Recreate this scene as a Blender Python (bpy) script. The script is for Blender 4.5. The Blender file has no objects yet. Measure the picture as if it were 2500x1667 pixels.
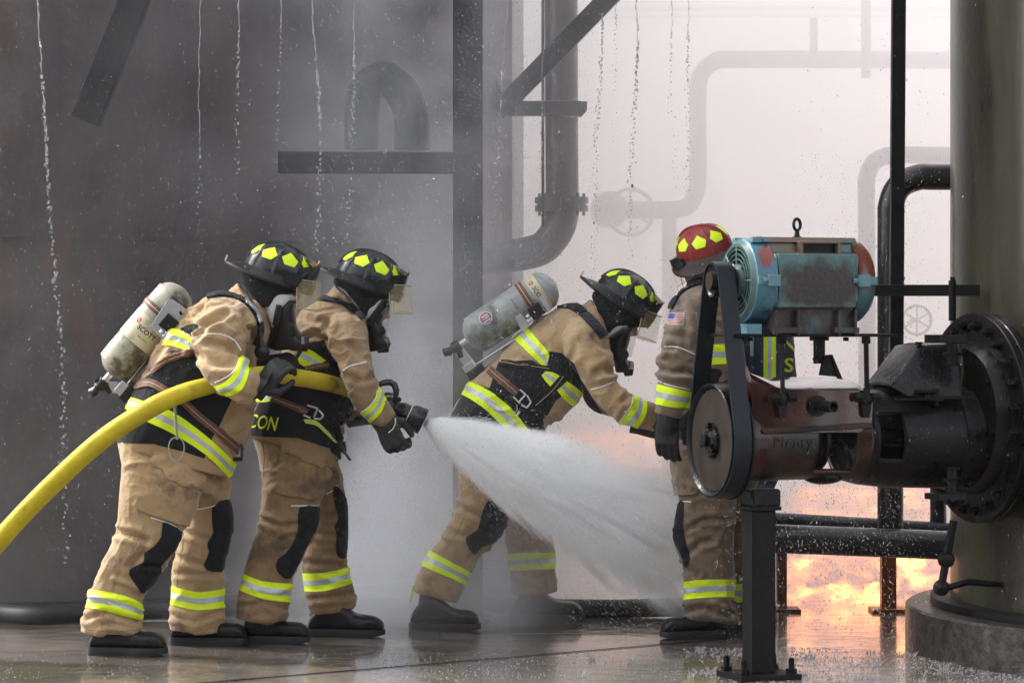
import bpy, bmesh, math, random
import numpy as np
from mathutils import Vector, Matrix, noise
from mathutils.bvhtree import BVHTree
C = bpy.context.scene.collection
SC = bpy.context.scene
R = math.radians
# ---------------- camera, light, exposure ----------------
F, HOR, HC = 6944.4, 797.2, 1.42          # focal length in photo pixels, horizon row, lens height in metres
cam = bpy.data.cameras.new('camera'); co = bpy.data.objects.new('camera', cam); C.objects.link(co)
co.location = (0, 0, HC); co.rotation_euler = (R(90), 0, 0)
cam.lens = 100; cam.sensor_width = 36; cam.shift_y = -(833.5-HOR)/2500; cam.clip_start = .1; cam.clip_end = 2000
SC.camera = co
SUN_EL, SUN_AZ = R(42), R(-62)
w = bpy.data.worlds.new('World'); SC.world = w; w.use_nodes = True
nt = w.node_tree; bg = nt.nodes['Background']
sky = nt.nodes.new('ShaderNodeTexSky'); sky.sky_type = 'NISHITA'; sky.sun_disc = False
sky.sun_elevation = SUN_EL; sky.sun_rotation = SUN_AZ; sky.dust_density = 3; sky.air_density = 1.0; sky.ozone_density = 1.0
hs = nt.nodes.new('ShaderNodeHueSaturation'); hs.inputs['Saturation'].default_value = .22   # overcast: almost no blue
nt.links.new(sky.outputs[0], hs.inputs['Color']); nt.links.new(hs.outputs[0], bg.inputs[0])
bg.inputs[1].default_value = .15
sl = bpy.data.lights.new('sun', 'SUN'); sl.energy = 1.55; sl.angle = R(14); sl.color = (1, .965, .92)
so = bpy.data.objects.new('sun', sl); C.objects.link(so)
sd = Vector((math.sin(SUN_AZ)*math.cos(SUN_EL), math.cos(SUN_AZ)*math.cos(SUN_EL), math.sin(SUN_EL)))
so.location = (-6, -4, 12); so.rotation_euler = sd.to_track_quat('Z', 'Y').to_euler()
SC.view_settings.view_transform = 'Standard'; SC.view_settings.look = 'None'
SC.view_settings.exposure = 1.8; SC.view_settings.gamma = 1
cy = SC.cycles if hasattr(SC, 'cycles') else None
SC.render.engine = 'CYCLES'
SC.cycles.volume_bounces = 12; SC.cycles.max_bounces = 12; SC.cycles.transparent_max_bounces = 24
SC.cycles.diffuse_bounces = 2; SC.cycles.glossy_bounces = 3; SC.cycles.transmission_bounces = 4
SC.cycles.use_denoising = True; SC.cycles.caustics_reflective = False; SC.cycles.caustics_refractive = False
SC.cycles.volume_step_rate = 1.0; SC.cycles.volume_max_steps = 96
SC.cycles.sample_clamp_indirect = 4
CAM = Vector((0, 0, HC))
# ---------------- photo pixel -> point ----------------
FRM = {'V': (0, 0, .9408), 'S': (0, 0, 1), '1': (180, 560, 2.3058), '2': (560, 580, 2.375), '3': (180, 1050, 2.5705), '4': (1050, 620, 2.959),
       '5': (980, 1050, 2.5705), '6': (1560, 520, 2.1773), '7': (1600, 1080, 2.6133), '8': (2080, 600, 1.469),
       'A': (550, 580, 5.226), 'B': (780, 590, 5.057), 'C': (1380, 640, 5.227), 'D': (1600, 540, 3.733),
       'P': (1780, 900, 4.523), 'N': (860, 900, 7.465), 'L': (0, 0, 1.8816), 'R': (1150, 0, 1.7422)}
def z(fr, *pts):                                    # readings in an enlarged view -> photo pixels
    ox, oy, s = FRM[fr]
    return [(ox+p[0]/s, oy+p[1]/s)+tuple(p[2:]) for p in pts]
def W(x, y, Y): return Vector(((x-1250)/F*Y, Y, HC-(y-HOR)/F*Y))
def WZ(fr, x, y, Y): p = z(fr, (x, y))[0]; return W(p[0], p[1], Y)
def gy(y): return F*HC/(y-HOR)                      # distance of a ground point seen at row y
# ---------------- materials ----------------
MATS = {}
def mat(name, col, rough=.5, metal=0., col2=None, scale=6., amt=.6, bump=0., bscale=40., spec=None, coat=0., trans=0., alpha=1., ior=1.45,
        emit=None, estr=0., stretch=None, rough2=None, col3=None, scale3=2., thr3=.6, sheen=0., detail=6, bump2=0., bscale2=8., weave=0.):
    m = bpy.data.materials.new(name); m.use_nodes = True; nt = m.node_tree; N = nt.nodes; L = nt.links
    b = N['Principled BSDF']; I = b.inputs
    I['Base Color'].default_value = (*col, 1); I['Roughness'].default_value = rough; I['Metallic'].default_value = metal
    I['IOR'].default_value = ior
    if spec is not None: I['Specular IOR Level'].default_value = spec
    I['Coat Weight'].default_value = coat; I['Coat Roughness'].default_value = .08
    I['Transmission Weight'].default_value = trans; I['Alpha'].default_value = alpha
    if sheen: I['Sheen Weight'].default_value = sheen; I['Sheen Roughness'].default_value = .6
    if emit: I['Emission Color'].default_value = (*emit, 1); I['Emission Strength'].default_value = estr
    tc = N.new('ShaderNodeTexCoord'); co_ = tc.outputs['Object']
    if stretch:
        mp = N.new('ShaderNodeMapping'); mp.inputs['Scale'].default_value = stretch; L.new(co_, mp.inputs['Vector']); cs = mp.outputs[0]
    else: cs = co_
    out = None
    if col2:
        n = N.new('ShaderNodeTexNoise'); n.inputs['Scale'].default_value = scale; n.inputs['Detail'].default_value = detail
        n.inputs['Roughness'].default_value = .62; L.new(cs, n.inputs['Vector'])
        r = N.new('ShaderNodeValToRGB'); r.color_ramp.elements[0].position = .5-amt*.4; r.color_ramp.elements[1].position = .5+amt*.25
        r.color_ramp.elements[0].color = (*col, 1); r.color_ramp.elements[1].color = (*col2, 1)
        L.new(n.outputs['Fac'], r.inputs[0]); out = r.outputs[0]
        if rough2 is not None:
            mr = N.new('ShaderNodeMapRange'); mr.inputs['From Min'].default_value = .3; mr.inputs['From Max'].default_value = .7
            mr.inputs['To Min'].default_value = rough; mr.inputs['To Max'].default_value = rough2
            L.new(n.outputs['Fac'], mr.inputs['Value']); L.new(mr.outputs[0], I['Roughness'])
    if col3:
        n3 = N.new('ShaderNodeTexNoise'); n3.inputs['Scale'].default_value = scale3; n3.inputs['Detail'].default_value = 7; n3.inputs['Roughness'].default_value = .65
        L.new(cs, n3.inputs['Vector'])
        r3 = N.new('ShaderNodeValToRGB'); r3.color_ramp.elements[0].position = thr3-.06; r3.color_ramp.elements[1].position = thr3+.06
        L.new(n3.outputs['Fac'], r3.inputs[0])
        mx = N.new('ShaderNodeMix'); mx.data_type = 'RGBA'; L.new(r3.outputs[0], mx.inputs[0])
        if out: L.new(out, mx.inputs[6])
        else: mx.inputs[6].default_value = (*col, 1)
        mx.inputs[7].default_value = (*col3, 1); out = mx.outputs[2]
    if out: L.new(out, I['Base Color'])
    prev = None
    for s_, a_, dt in ((bscale, bump, 5), (bscale2, bump2, 3)):
        if a_:
            bn = N.new('ShaderNodeTexNoise'); bn.inputs['Scale'].default_value = s_; bn.inputs['Detail'].default_value = dt
            L.new(cs if s_ == bscale2 else co_, bn.inputs['Vector'])
            bu = N.new('ShaderNodeBump'); bu.inputs['Strength'].default_value = min(1, a_); bu.inputs['Distance'].default_value = .35/s_
            L.new(bn.outputs['Fac'], bu.inputs['Height'])
            if prev: L.new(prev, bu.inputs['Normal'])
            prev = bu.outputs[0]
    if weave:
        for k in range(2):
            wv = N.new('ShaderNodeTexWave'); wv.inputs['Scale'].default_value = 420; wv.bands_direction = 'XZ'[k]
            L.new(co_, wv.inputs['Vector'])
            bu = N.new('ShaderNodeBump'); bu.inputs['Strength'].default_value = weave; bu.inputs['Distance'].default_value = .0006
            L.new(wv.outputs['Fac'], bu.inputs['Height'])
            if prev: L.new(prev, bu.inputs['Normal'])
            prev = bu.outputs[0]
    if prev: L.new(prev, I['Normal'])
    MATS[name] = m; return m
def volmat(name, build):
    m = bpy.data.materials.new(name); m.use_nodes = True; nt = m.node_tree; N = nt.nodes; L = nt.links
    N.remove(N['Principled BSDF']); o = N['Material Output']
    v = N.new('ShaderNodeVolumePrincipled'); L.new(v.outputs[0], o.inputs['Volume'])
    build(N, L, v); MATS[name] = m; return m
# ---------------- mesh building ----------------
def norm(v): v = Vector(v); return v.normalized() if v.length > 1e-9 else Vector((0, 0, 1))
def frame(d):
    d = norm(d); a = Vector((0, 0, 1)) if abs(d.z) < .9 else Vector((0, 1, 0))
    s = d.cross(a).normalized(); return s, s.cross(d).normalized()
class MB:
    def __init__(s): s.v = []; s.f = []
    def add(s, v, f):
        n = len(s.v); s.v += [tuple(p) for p in v]; s.f += [tuple(i+n for i in q) for q in f]; return s
    def rings(s, rs, cap0=True, cap1=True, close=True, loop=False):
        n = len(rs[0]); v = [p for r in rs for p in r]; f = []
        m = len(rs)
        for i in range(m if loop else m-1):
            a, b = i*n, ((i+1) % m)*n
            for j in range(n if close else n-1):
                k = (j+1) % n; f.append((a+j, a+k, b+k, b+j))
        if not loop:
            if cap0: f.append(tuple(range(n))[::-1])
            if cap1: f.append(tuple(range((m-1)*n, m*n)))
        return s.add(v, f)
    def tube(s, pts, r, n=10, cap=True, flat=1., loop=False, up=None):
        pts = [Vector(p) for p in pts]; m = len(pts); rr = r if isinstance(r, (list, tuple)) else [r]*m
        rs = []; ps = None
        for i, p in enumerate(pts):
            if loop: d = pts[(i+1) % m]-pts[i-1]
            else: d = pts[min(i+1, m-1)]-pts[max(i-1, 0)]
            d = norm(d)
            if ps is None:
                s1 = norm(Vector(up).cross(d)) if up else frame(d)[0]
            else:
                s1 = ps-d*ps.dot(d); s1 = s1.normalized() if s1.length > 1e-6 else frame(d)[0]
            ps = s1; s2 = d.cross(s1)
            rs.append([p+s1*(rr[i]*math.cos(2*math.pi*k/n))+s2*(rr[i]*flat*math.sin(2*math.pi*k/n)) for k in range(n)])
        return s.rings(rs, cap, cap, loop=loop)
    def cyl(s, p0, p1, r0, r1=None, n=24): return s.tube([p0, p1], [r0, r0 if r1 is None else r1], n)
    def lathe(s, o, ax, prof, n=40, cap=True, sx=None):       # prof: (distance along the axis, radius)
        o = Vector(o); ax = norm(ax); a, b = frame(ax)
        rs = [[o+ax*t+(a*math.cos(2*math.pi*k/n)+b*math.sin(2*math.pi*k/n))*max(r, 1e-4) for k in range(n)] for t, r in prof]
        return s.rings(rs, cap, cap)
    def box(s, c, hx, hy, hz, M=None):
        v = []
        for i in (-1, 1):
            for j in (-1, 1):
                for k in (-1, 1):
                    d = Vector((i*hx, j*hy, k*hz)); v.append(Vector(c)+(M @ d if M else d))
        return s.add(v, [(0, 1, 3, 2), (4, 6, 7, 5), (0, 4, 5, 1), (2, 3, 7, 6), (0, 2, 6, 4), (1, 5, 7, 3)])
    def bar(s, p0, p1, wd, dp, up=(0, 0, 1)):                  # rectangular bar, wd along cross(dir, up), dp along the other
        p0, p1 = Vector(p0), Vector(p1); d = norm(p1-p0); a = norm(d.cross(Vector(up))); b = a.cross(d)
        v = [p+a*(i*wd/2)+b*(j*dp/2) for p in (p0, p1) for i, j in ((-1, -1), (1, -1), (1, 1), (-1, 1))]
        return s.add(v, [(3, 2, 1, 0), (4, 5, 6, 7), (0, 1, 5, 4), (1, 2, 6, 5), (2, 3, 7, 6), (3, 0, 4, 7)])
    def prism(s, pts, d):                                      # closed outline swept by vector d
        n = len(pts); d = Vector(d); v = [Vector(p) for p in pts]+[Vector(p)+d for p in pts]
        return s.add(v, [tuple(range(n))[::-1], tuple(range(n, 2*n))]+[(i, (i+1) % n, n+(i+1) % n, n+i) for i in range(n)])
    def ball(s, c, r, n=12, sc=(1, 1, 1), M=None):
        c = Vector(c); rs = []
        for i in range(1, n):
            t = math.pi*i/n
            ring = []
            for k in range(2*n):
                p = Vector((math.sin(t)*math.cos(math.pi*k/n)*sc[0], math.sin(t)*math.sin(math.pi*k/n)*sc[1], math.cos(t)*sc[2]))*r
                ring.append(c+(M @ p if M else p))
            rs.append(ring)
        return s.rings(rs[::-1])
ROOT = [None]
def raw(name, v, f):
    me = bpy.data.meshes.new(name); me.from_pydata([tuple(p) for p in v], [], f); me.update(); return me
def fixn(me):
    bm = bmesh.new(); bm.from_mesh(me); bmesh.ops.recalc_face_normals(bm, faces=bm.faces); bm.to_mesh(me); bm.free()
def part(name, mb, m, parent=None, smooth=True, bevel=0, angle=35, label=None, subd=0):
    me = mb if isinstance(mb, bpy.types.Mesh) else raw(name, mb.v, mb.f)
    if not isinstance(mb, bpy.types.Mesh): fixn(me)
    org = Vector((0, 0, 0)); r = parent
    while r is not None: org += Vector(r.location); r = r.parent
    if org.length > 0: me.transform(Matrix.Translation(-org))
    o = bpy.data.objects.new(name, me); C.objects.link(o); me.materials.clear(); me.materials.append(MATS[m] if isinstance(m, str) else m)
    if parent is not None: o.parent = parent
    if smooth:
        me.polygons.foreach_set('use_smooth', [True]*len(me.polygons))
        if angle < 180 and hasattr(me, 'set_sharp_from_angle'): me.set_sharp_from_angle(angle=R(angle))
    if bevel:
        b = o.modifiers.new('bevel', 'BEVEL'); b.width = bevel; b.segments = 2; b.limit_method = 'ANGLE'; b.angle_limit = R(35); b.harden_normals = False
    if subd:
        b = o.modifiers.new('sub', 'SUBSURF'); b.levels = subd; b.render_levels = subd
    if label: o['label'] = label
    return o
def tag(o, label=None, cat=None, group=None, kind=None):
    if label: o['label'] = label
    if cat: o['category'] = cat
    if group: o['group'] = group
    if kind: o['kind'] = kind
    return o
def thing(name, label, cat, loc, group=None):
    o = bpy.data.objects.new(name, None); C.objects.link(o); o.location = Vector(loc); o.empty_display_size = .1
    return tag(o, label, cat, group)
def solo(name, mb, m, label, cat, group=None, kind=None, loc=None, **k):     # a thing that is one mesh, its origin at its base
    me = raw(name, mb.v, mb.f) if isinstance(mb, MB) else mb
    if isinstance(mb, MB): fixn(me)
    if loc is None:
        a = np.empty(len(me.vertices)*3); me.vertices.foreach_get('co', a); a = a.reshape(-1, 3)
        loc = ((a[:, 0].min()+a[:, 0].max())/2, (a[:, 1].min()+a[:, 1].max())/2, a[:, 2].min())
    loc = Vector(loc); me.transform(Matrix.Translation(-loc))
    o = part(name, me, m, **k); o.location = loc
    return tag(o, label, cat, group, kind)
def struct(name, mb, m, **k): return tag(part(name, mb, m, **k), kind='structure')
def evalmesh(me, mods):
    o = bpy.data.objects.new('tmp', me); C.objects.link(o)
    for t, kw in mods:
        md = o.modifiers.new(t, t)
        for a, b in kw.items(): setattr(md, a, b)
    dg = bpy.context.evaluated_depsgraph_get(); dg.update()
    out = bpy.data.meshes.new_from_object(o.evaluated_get(dg)); C.objects.unlink(o); bpy.data.objects.remove(o); return out
def union(mb, vox=.007, it=6, fac=.6):                         # one continuous skin over overlapping closed shapes
    me = raw('u', mb.v, mb.f); fixn(me)
    return evalmesh(me, [('REMESH', dict(mode='VOXEL', voxel_size=vox, use_smooth_shade=True)), ('SMOOTH', dict(iterations=it, factor=fac))])
def getco(me):
    a = np.empty(len(me.vertices)*3, dtype=np.float64); me.vertices.foreach_get('co', a); return a.reshape(-1, 3)
def getno(me):
    a = np.empty(len(me.vertices)*3, dtype=np.float32); me.vertices.foreach_get('normal', a); return a.reshape(-1, 3).astype(float)
def setco(me, a): me.vertices.foreach_set('co', np.ascontiguousarray(a, dtype=np.float32).ravel()); me.update()
def proj(a): return np.stack([1250+a[:, 0]/a[:, 1]*F, HOR+(HC-a[:, 2])/a[:, 1]*F], 1)
# ---- cloth tools: every marking is cut from the garment's own surface ----
def inpoly(x, y, P):
    c = False; n = len(P); j = n-1
    for i in range(n):
        if (P[i][1] > y) != (P[j][1] > y) and x < (P[j][0]-P[i][0])*(y-P[i][1])/(P[j][1]-P[i][1])+P[i][0]: c = not c
        j = i
    return c
class Skin:                                                    # a garment surface with lookup helpers
    def __init__(s, me):
        s.me = me; s.refresh()
    def refresh(s):
        s.co = getco(s.me); s.no = getno(s.me); s.px = proj(s.co)
        s.polys = [tuple(p.vertices) for p in s.me.polygons]
        cen = np.array([s.co[list(p)].mean(0) for p in s.polys]); s.cen = cen; s.cpx = proj(cen)
        nn = np.empty(len(s.polys)*3, dtype=np.float32); s.me.polygons.foreach_get('normal', nn); s.pn = nn.reshape(-1, 3)
        s.bvh = BVHTree.FromPolygons([Vector(c) for c in s.co], s.polys)
    def hit(s, x, y, ymin=0):
        d = norm(W(x, y, 10)-CAM); o = CAM+d*(ymin/d.y) if ymin else CAM
        h = s.bvh.ray_cast(o, d)
        return (h[0], h[1]) if h[0] is not None else (None, None)
    def decal(s, poly, off=.003, both=False, yr=None, skirt=True):
        P = poly; xs = [p[0] for p in P]; ys = [p[1] for p in P]
        pad = 8
        ok = (s.cpx[:, 0] > min(xs)-pad) & (s.cpx[:, 0] < max(xs)+pad) & (s.cpx[:, 1] > min(ys)-pad) & (s.cpx[:, 1] < max(ys)+pad)
        if yr: ok &= (s.cen[:, 1] > yr[0]) & (s.cen[:, 1] < yr[1])
        if not both: ok &= (s.pn*(s.cen-np.array(CAM))).sum(1) < 0.0
        bm = bmesh.new(); mp = {}
        for i in np.nonzero(ok)[0]:
            vs = []
            for k in s.polys[i]:
                if k not in mp: mp[k] = bm.verts.new(s.co[k])
                vs.append(mp[k])
            try: bm.faces.new(vs)
            except ValueError: pass
        if not bm.faces: bm.free(); return None
        for i in range(len(P)):
            a, b = P[i-1], P[i]
            n = (W(a[0], a[1], 10)-CAM).cross(W(b[0], b[1], 10)-CAM)
            if n.length < 1e-9: continue
            bmesh.ops.bisect_plane(bm, geom=bm.verts[:]+bm.edges[:]+bm.faces[:], plane_co=CAM, plane_no=n.normalized(), dist=1e-6)
        kill = []
        for f in bm.faces:
            c = f.calc_center_median(); x = 1250+c.x/c.y*F; y = HOR+(HC-c.z)/c.y*F
            if not inpoly(x, y, P): kill.append(f)
        bmesh.ops.delete(bm, geom=kill, context='FACES')
        if not bm.faces: bm.free(); return None
        bm.normal_update(); nv = {}
        for v in bm.verts:
            h = s.bvh.find_nearest(v.co)
            n = v.normal; nv[v] = n.copy()
        for v in bm.verts: v.co += nv[v]*off
        if skirt:
            ed = [e for e in bm.edges if len(e.link_faces) == 1]
            vs0 = {}
            r = bmesh.ops.extrude_edge_only(bm, edges=ed)
            new = [g for g in r['geom'] if isinstance(g, bmesh.types.BMVert)]
            for v in new:
                # neighbour it was extruded from
                for e in v.link_edges:
                    o = e.other_vert(v)
                    if o in nv and (o.co-v.co).length < 1e-7: v.co -= nv[o]*(off+.004); break
        me = bpy.data.meshes.new('decal'); bm.to_mesh(me); bm.free(); return me
    def line(s, pts, r=.002, lift=.001, ymin=0, n=6, step=7, flat=1.):
        out = []; pp = []
        for a, b in zip(pts[:-1], pts[1:]):
            k = max(1, int(math.hypot(b[0]-a[0], b[1]-a[1])/step))
            pp += [(a[0]+(b[0]-a[0])*i/k, a[1]+(b[1]-a[1])*i/k) for i in range(k)]
        pp.append(pts[-1])
        for p in pp:
            h, n_ = s.hit(p[0], p[1], ymin)
            if h is not None: out.append(h+n_*lift)
        m = MB()
        if len(out) > 1:
            seg = [out[0]]
            for a, b in zip(out[:-1], out[1:]):
                if (a-b).length > .06:
                    if len(seg) > 1: m.tube(seg, r, n)
                    seg = []
                seg.append(b)
            if len(seg) > 1: m.tube(seg, r, n)
        return m
def smoothpts(P, k=3, closed=False):                            # Catmull-Rom through the points
    n = len(P); out = []
    rng = range(n if closed else n-1)
    for i in rng:
        if closed: a, b, c, d = P[i-1], P[i], P[(i+1) % n], P[(i+2) % n]
        else: a, b, c, d = P[max(i-1, 0)], P[i], P[i+1], P[min(i+2, n-1)]
        for j in range(k):
            t = j/k
            out.append(tuple(.5*((2*b[q])+(-a[q]+c[q])*t+(2*a[q]-5*b[q]+4*c[q]-d[q])*t*t+(-a[q]+3*b[q]-3*c[q]+d[q])*t**3) for q in range(len(b))))
    if not closed: out.append(tuple(P[-1]))
    return out
def secloft(mb, secs, Y0, n=28, p=2.4, k=3):
    """secs: (x1,y1,x2,y2,dY,half depth m) in photo px: the two silhouette ends of each cross-section"""
    S = smoothpts(secs, k) if k > 1 else secs; rs = []
    for x1, y1, x2, y2, dY, ht in S:
        a, b = W(x1, y1, Y0+dY), W(x2, y2, Y0+dY); c = (a+b)/2; h = (b-a)/2
        ring = []
        for j in range(n):
            t = 2*math.pi*j/n; ct, st = math.cos(t), math.sin(t)
            ring.append(c+h*(abs(ct)**(2/p)*(1 if ct > 0 else -1))+Vector((0, 1, 0))*(ht*abs(st)**(2/p)*(1 if st > 0 else -1)))
        rs.append(ring)
    mb.rings(rs); return mb
def sec(fr, *rows):                                            # rows: x1,y1,x2,y2,dY,ht in frame fr
    ox, oy, s = FRM[fr]
    return [(ox+r[0]/s, oy+r[1]/s, ox+r[2]/s, oy+r[3]/s, r[4], r[5]) for r in rows]
def wrinkle(me, axes, amp=.006, seed=0, fine=.4):
    """soft cloth folds: ridged noise, stretched across each limb's axis. axes: list of (p0, p1, strength)"""
    co_ = getco(me); no = getno(me); out = co_.copy()
    A = [(np.array(a), np.array(b)-np.array(a), k) for a, b, k in axes]
    best = np.full(len(co_), 1e9); idx = np.zeros(len(co_), int); T = np.zeros(len(co_))
    for i, (a, d, k) in enumerate(A):
        L2 = (d*d).sum(); t = np.clip(((co_-a)@d)/L2, 0, 1); q = a+t[:, None]*d; dd = ((co_-q)**2).sum(1)
        m = dd < best; best[m] = dd[m]; idx[m] = i; T[m] = t[m]
    off = Vector((seed*3.7, seed*1.3, seed*7.1))
    for i in range(len(co_)):
        a, d, k = A[idx[i]]; p = Vector(co_[i]); dv = Vector(d).normalized()
        along = p.dot(dv); q = p-dv*along
        wv = Vector((noise.noise(p*3.1+off), noise.noise(p*3.1+off*2), noise.noise(p*3.1+off*3)))*.11
        c1 = (q+wv)*5.5+dv*((along+wv.z)*10)+off                # pinched folds, mostly across the limb
        n1 = max(0, 1-abs(noise.noise(c1))*3.4)**1.4
        c2 = (q+wv*1.3)*9+dv*(along*3.2)+off*2                   # long creases down the limb
        n2 = max(0, 1-abs(noise.noise(c2))*4.2)**1.4
        c4 = (q+wv)*13+dv*((along+wv.x)*21)+off*4
        n4 = max(0, 1-abs(noise.noise(c4))*3.6)**1.3
        n3 = noise.noise(p*3.0+off*3)
        g = max(.1, min(1, .5+1.5*noise.noise(p*2.6+off*5))); g2 = max(0, min(1, .4+1.6*noise.noise(p*3.4+off*7)))
        e = amp*k*(n1*1.9*g+n2*.75*g2+n3*1.0+n4*.75*g*g)-amp*.5
        out[i] += no[i]*e
    setco(me, out)
def crease(me, lines, yr=None):
    """push folds in or out along a line seen on the near side. lines: (pts, width px, depth m; negative raises a ridge)"""
    co_ = getco(me); no = getno(me); px = proj(co_)
    facing = ((no*(co_-np.array(CAM))).sum(1) < 0)
    if yr: facing &= (co_[:, 1] > yr[0]) & (co_[:, 1] < yr[1])
    tot = np.zeros(len(co_))
    for pts, wd, dep in lines:
        best = np.full(len(co_), 1e9)
        L = 0
        for a, b in zip(pts[:-1], pts[1:]):
            a = np.array(a[:2]); d = np.array(b[:2])-a; t = np.clip(((px-a)@d)/max(1e-6, (d*d).sum()), 0, 1)
            best = np.minimum(best, ((px-a-t[:, None]*d)**2).sum(1))
        dd = np.sqrt(best)
        tot += 1.35*dep*(np.exp(-(dd/wd)**2)-.55*np.exp(-((dd-1.9*wd)/(1.1*wd))**2))
    out = co_-no*(tot*facing)[:, None]; setco(me, out)
def joinmesh(ms):
    ms = [m for m in ms if m is not None]
    if not ms: return None
    bm = bmesh.new()
    for m in ms: bm.from_mesh(m)
    me = bpy.data.meshes.new('j'); bm.to_mesh(me); bm.free(); return me
STEAM_D, HAZE_D, MIST_D, SPRAY_D, FIRE_E = .50, .0002, 4.0, 70.0, 9.5
# ---------------- materials of the place ----------------
mat('concrete', (.095, .080, .070), .10, col2=(.20, .17, .15), scale=1.6, amt=.5, rough2=.24, bump=.3, bscale=52, bump2=.4, bscale2=7, col3=(.085, .075, .040), scale3=.7, thr3=.54, spec=.7, coat=.6)
mat('tank_steel', (.010, .011, .016), .6, col2=(.088, .072, .070), scale=1.5, amt=.75, bump=.3, bscale=9, detail=9, stretch=(1, 1, .35), col3=(.085, .042, .034), scale3=1.1, thr3=.62, spec=.3)
mat('black_steel', (.002, .002, .003), .36, col2=(.009, .0085, .0085), scale=9, amt=.6, bump=.3, bscale=60, rough2=.5, spec=.14, coat=.05)
mat('pipe_steel', (.010, .010, .011), .35, col2=(.028, .026, .025), scale=7, amt=.6, bump=.25, bscale=50, spec=.3, coat=.5)
mat('rust_steel', (.045, .02, .015), .5, col2=(.16, .05, .03), scale=8, amt=.6, bump=.4, bscale=50)
mat('vessel_steel', (.004, .004, .0035), .22, col2=(.042, .038, .028), scale=3.4, amt=.5, bump=.15, bscale=26, stretch=(1, 1, .16), col3=(.035, .042, .018), scale3=2.6, thr3=.56, rough2=.42, spec=.2, coat=.18)
mat('plinth_concrete', (.008, .007, .006), .35, col2=(.050, .043, .037), scale=16, amt=.5, bump=1., bscale=45, bump2=.6, bscale2=14, rough2=.5, spec=.3, coat=.25)
mat('cast_red', (.010, .0045, .004), .26, col2=(.060, .017, .012), scale=11, amt=.75, bump=.35, bscale=80, col3=(.008, .006, .006), scale3=6, thr3=.52, rough2=.40, spec=.2, coat=.35)
mat('cast_black', (.0015, .0015, .002), .24, col2=(.007, .006, .0055), scale=12, amt=.7, bump=.6, bscale=75, rough2=.38, spec=.14, coat=.10)
mat('rubber_belt', (.007, .010, .014), .35, col2=(.013, .017, .022), scale=20, amt=.6, bump=.1, bscale=150, spec=.22)
mat('pulley_face', (.010, .008, .007), .5, .0, col2=(.030, .024, .020), scale=14, amt=.6, bump=.15, bscale=120, rough2=.6, spec=.12)
mat('motor_blue', (.06, .17, .24), .30, col2=(.11, .22, .25), scale=7, amt=.6, bump=.25, bscale=60, col3=(.10, .04, .03), scale3=3.1, thr3=.66, spec=.6, rough2=.42)
mat('motor_scorched', (.014, .012, .013), .45, col2=(.045, .03, .028), scale=9, amt=.6, bump=.4, bscale=60, col3=(.05, .13, .15), scale3=4.0, thr3=.64)
mat('motor_rust', (.16, .045, .03), .35, col2=(.10, .05, .04), scale=9, amt=.6, bump=.3, bscale=60, spec=.6, col3=(.08, .17, .2), scale3=8, thr3=.58)
mat('shiny_shaft', (.45, .45, .44), .22, 1., bump=.05, bscale=90)
mat('water', (.93, .96, 1), .05, trans=1., ior=1.33)
mat('drop', (.95, .96, .98), .12, trans=.75, ior=1.33, spec=.8)
mat('firelit_steel', (.35, .10, .02), .4, col2=(.22, .07, .03), scale=6)  # orange of the firelight put into the base colour
# ---------------- ground, tank, vessel ----------------
m = MB()
nx, ny = 60, 80
v = []; f = []
for j in range(ny+1):
    Y = -30+ (j/ny)**1.5*230
    for i in range(nx+1):
        v.append(((i/nx-.5)*240, Y, 0))
for j in range(ny):
    for i in range(nx):
        a = j*(nx+1)+i; f.append((a, a+1, a+nx+2, a+nx+1))
m.add(v, f); struct('ground', m, 'concrete', smooth=False)
m = MB(); a, b = W(560, 1662, gy(1662)), W(1440, 1588, gy(1588)); a.z = b.z = .003
m.bar(a+(a-b)*.3, b+(b-a)*.5, .012, .002); tagm = solo('pavement_joint', m, 'black_steel', 'thin dark joint line running across the wet concrete in front of the boots', 'joint'); tagm['kind'] = 'structure'
TY = 17.6                                                       # the big burnt tank on the left
TR = 3.3; TX = (1278-1250)/F*TY-TR*1.0
t = thing('storage_tank', 'huge dark burnt steel tank with rust streaks behind the hose crew', 'tank', (TX, TY, 0))
m = MB(); m.lathe((TX, TY, -.02), (0, 0, 1), [(0, TR), (2.0, TR), (2.0, TR+.001), (8.5, TR)], 160); part('shell', m, 'tank_steel', t, angle=60)
m = MB()
for hz in (HC-(572-HOR)/F*14.3, 4.6): m.lathe((TX, TY, hz-.012), (0, 0, 1), [(0, TR-.02), (0, TR+.010), (.024, TR+.010), (.024, TR-.02)], 160, cap=False)
part('weld_seam', m, 'tank_steel', t)
m = MB(); m.lathe((TX, TY, 0), (0, 0, 1), [(0, TR), (0, TR+.05), (.03, TR+.05), (.03, TR)], 160, cap=False); part('base_ring', m, 'black_steel', t)
VY = 12.55; VPX, VR, VPR = 3.37, 1.42, 1.62
t = thing('process_vessel', 'tall dark wet steel column standing on a round plinth at the right edge', 'vessel', (VPX, VY, 0))
m = MB(); m.lathe((VPX, VY, .20), (0, 0, 1), [(0, VR), (7, VR)], 120); part('shell', m, 'vessel_steel', t, angle=60)
m = MB(); m.lathe((VPX, VY, .19), (0, 0, 1), [(0, VR), (0, VR+.09), (.035, VR+.09), (.035, VR)], 120, cap=False); part('base_flange', m, 'black_steel', t, angle=30)
m = MB(); m.lathe((VPX, VY, -.01), (0, 0, 1), [(0, VPR), (.19, VPR), (.20, VPR-.012)], 140); part('plinth', m, 'plinth_concrete', t, angle=30)
m = MB()
a = WZ('7', 1850, 930, 11.9); b = a+Vector((.32, .12, .0)); m.tube([a, a+Vector((.1, .03, .025)), b], .014, 8); part('drain_pipe', m, 'black_steel', t)
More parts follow.
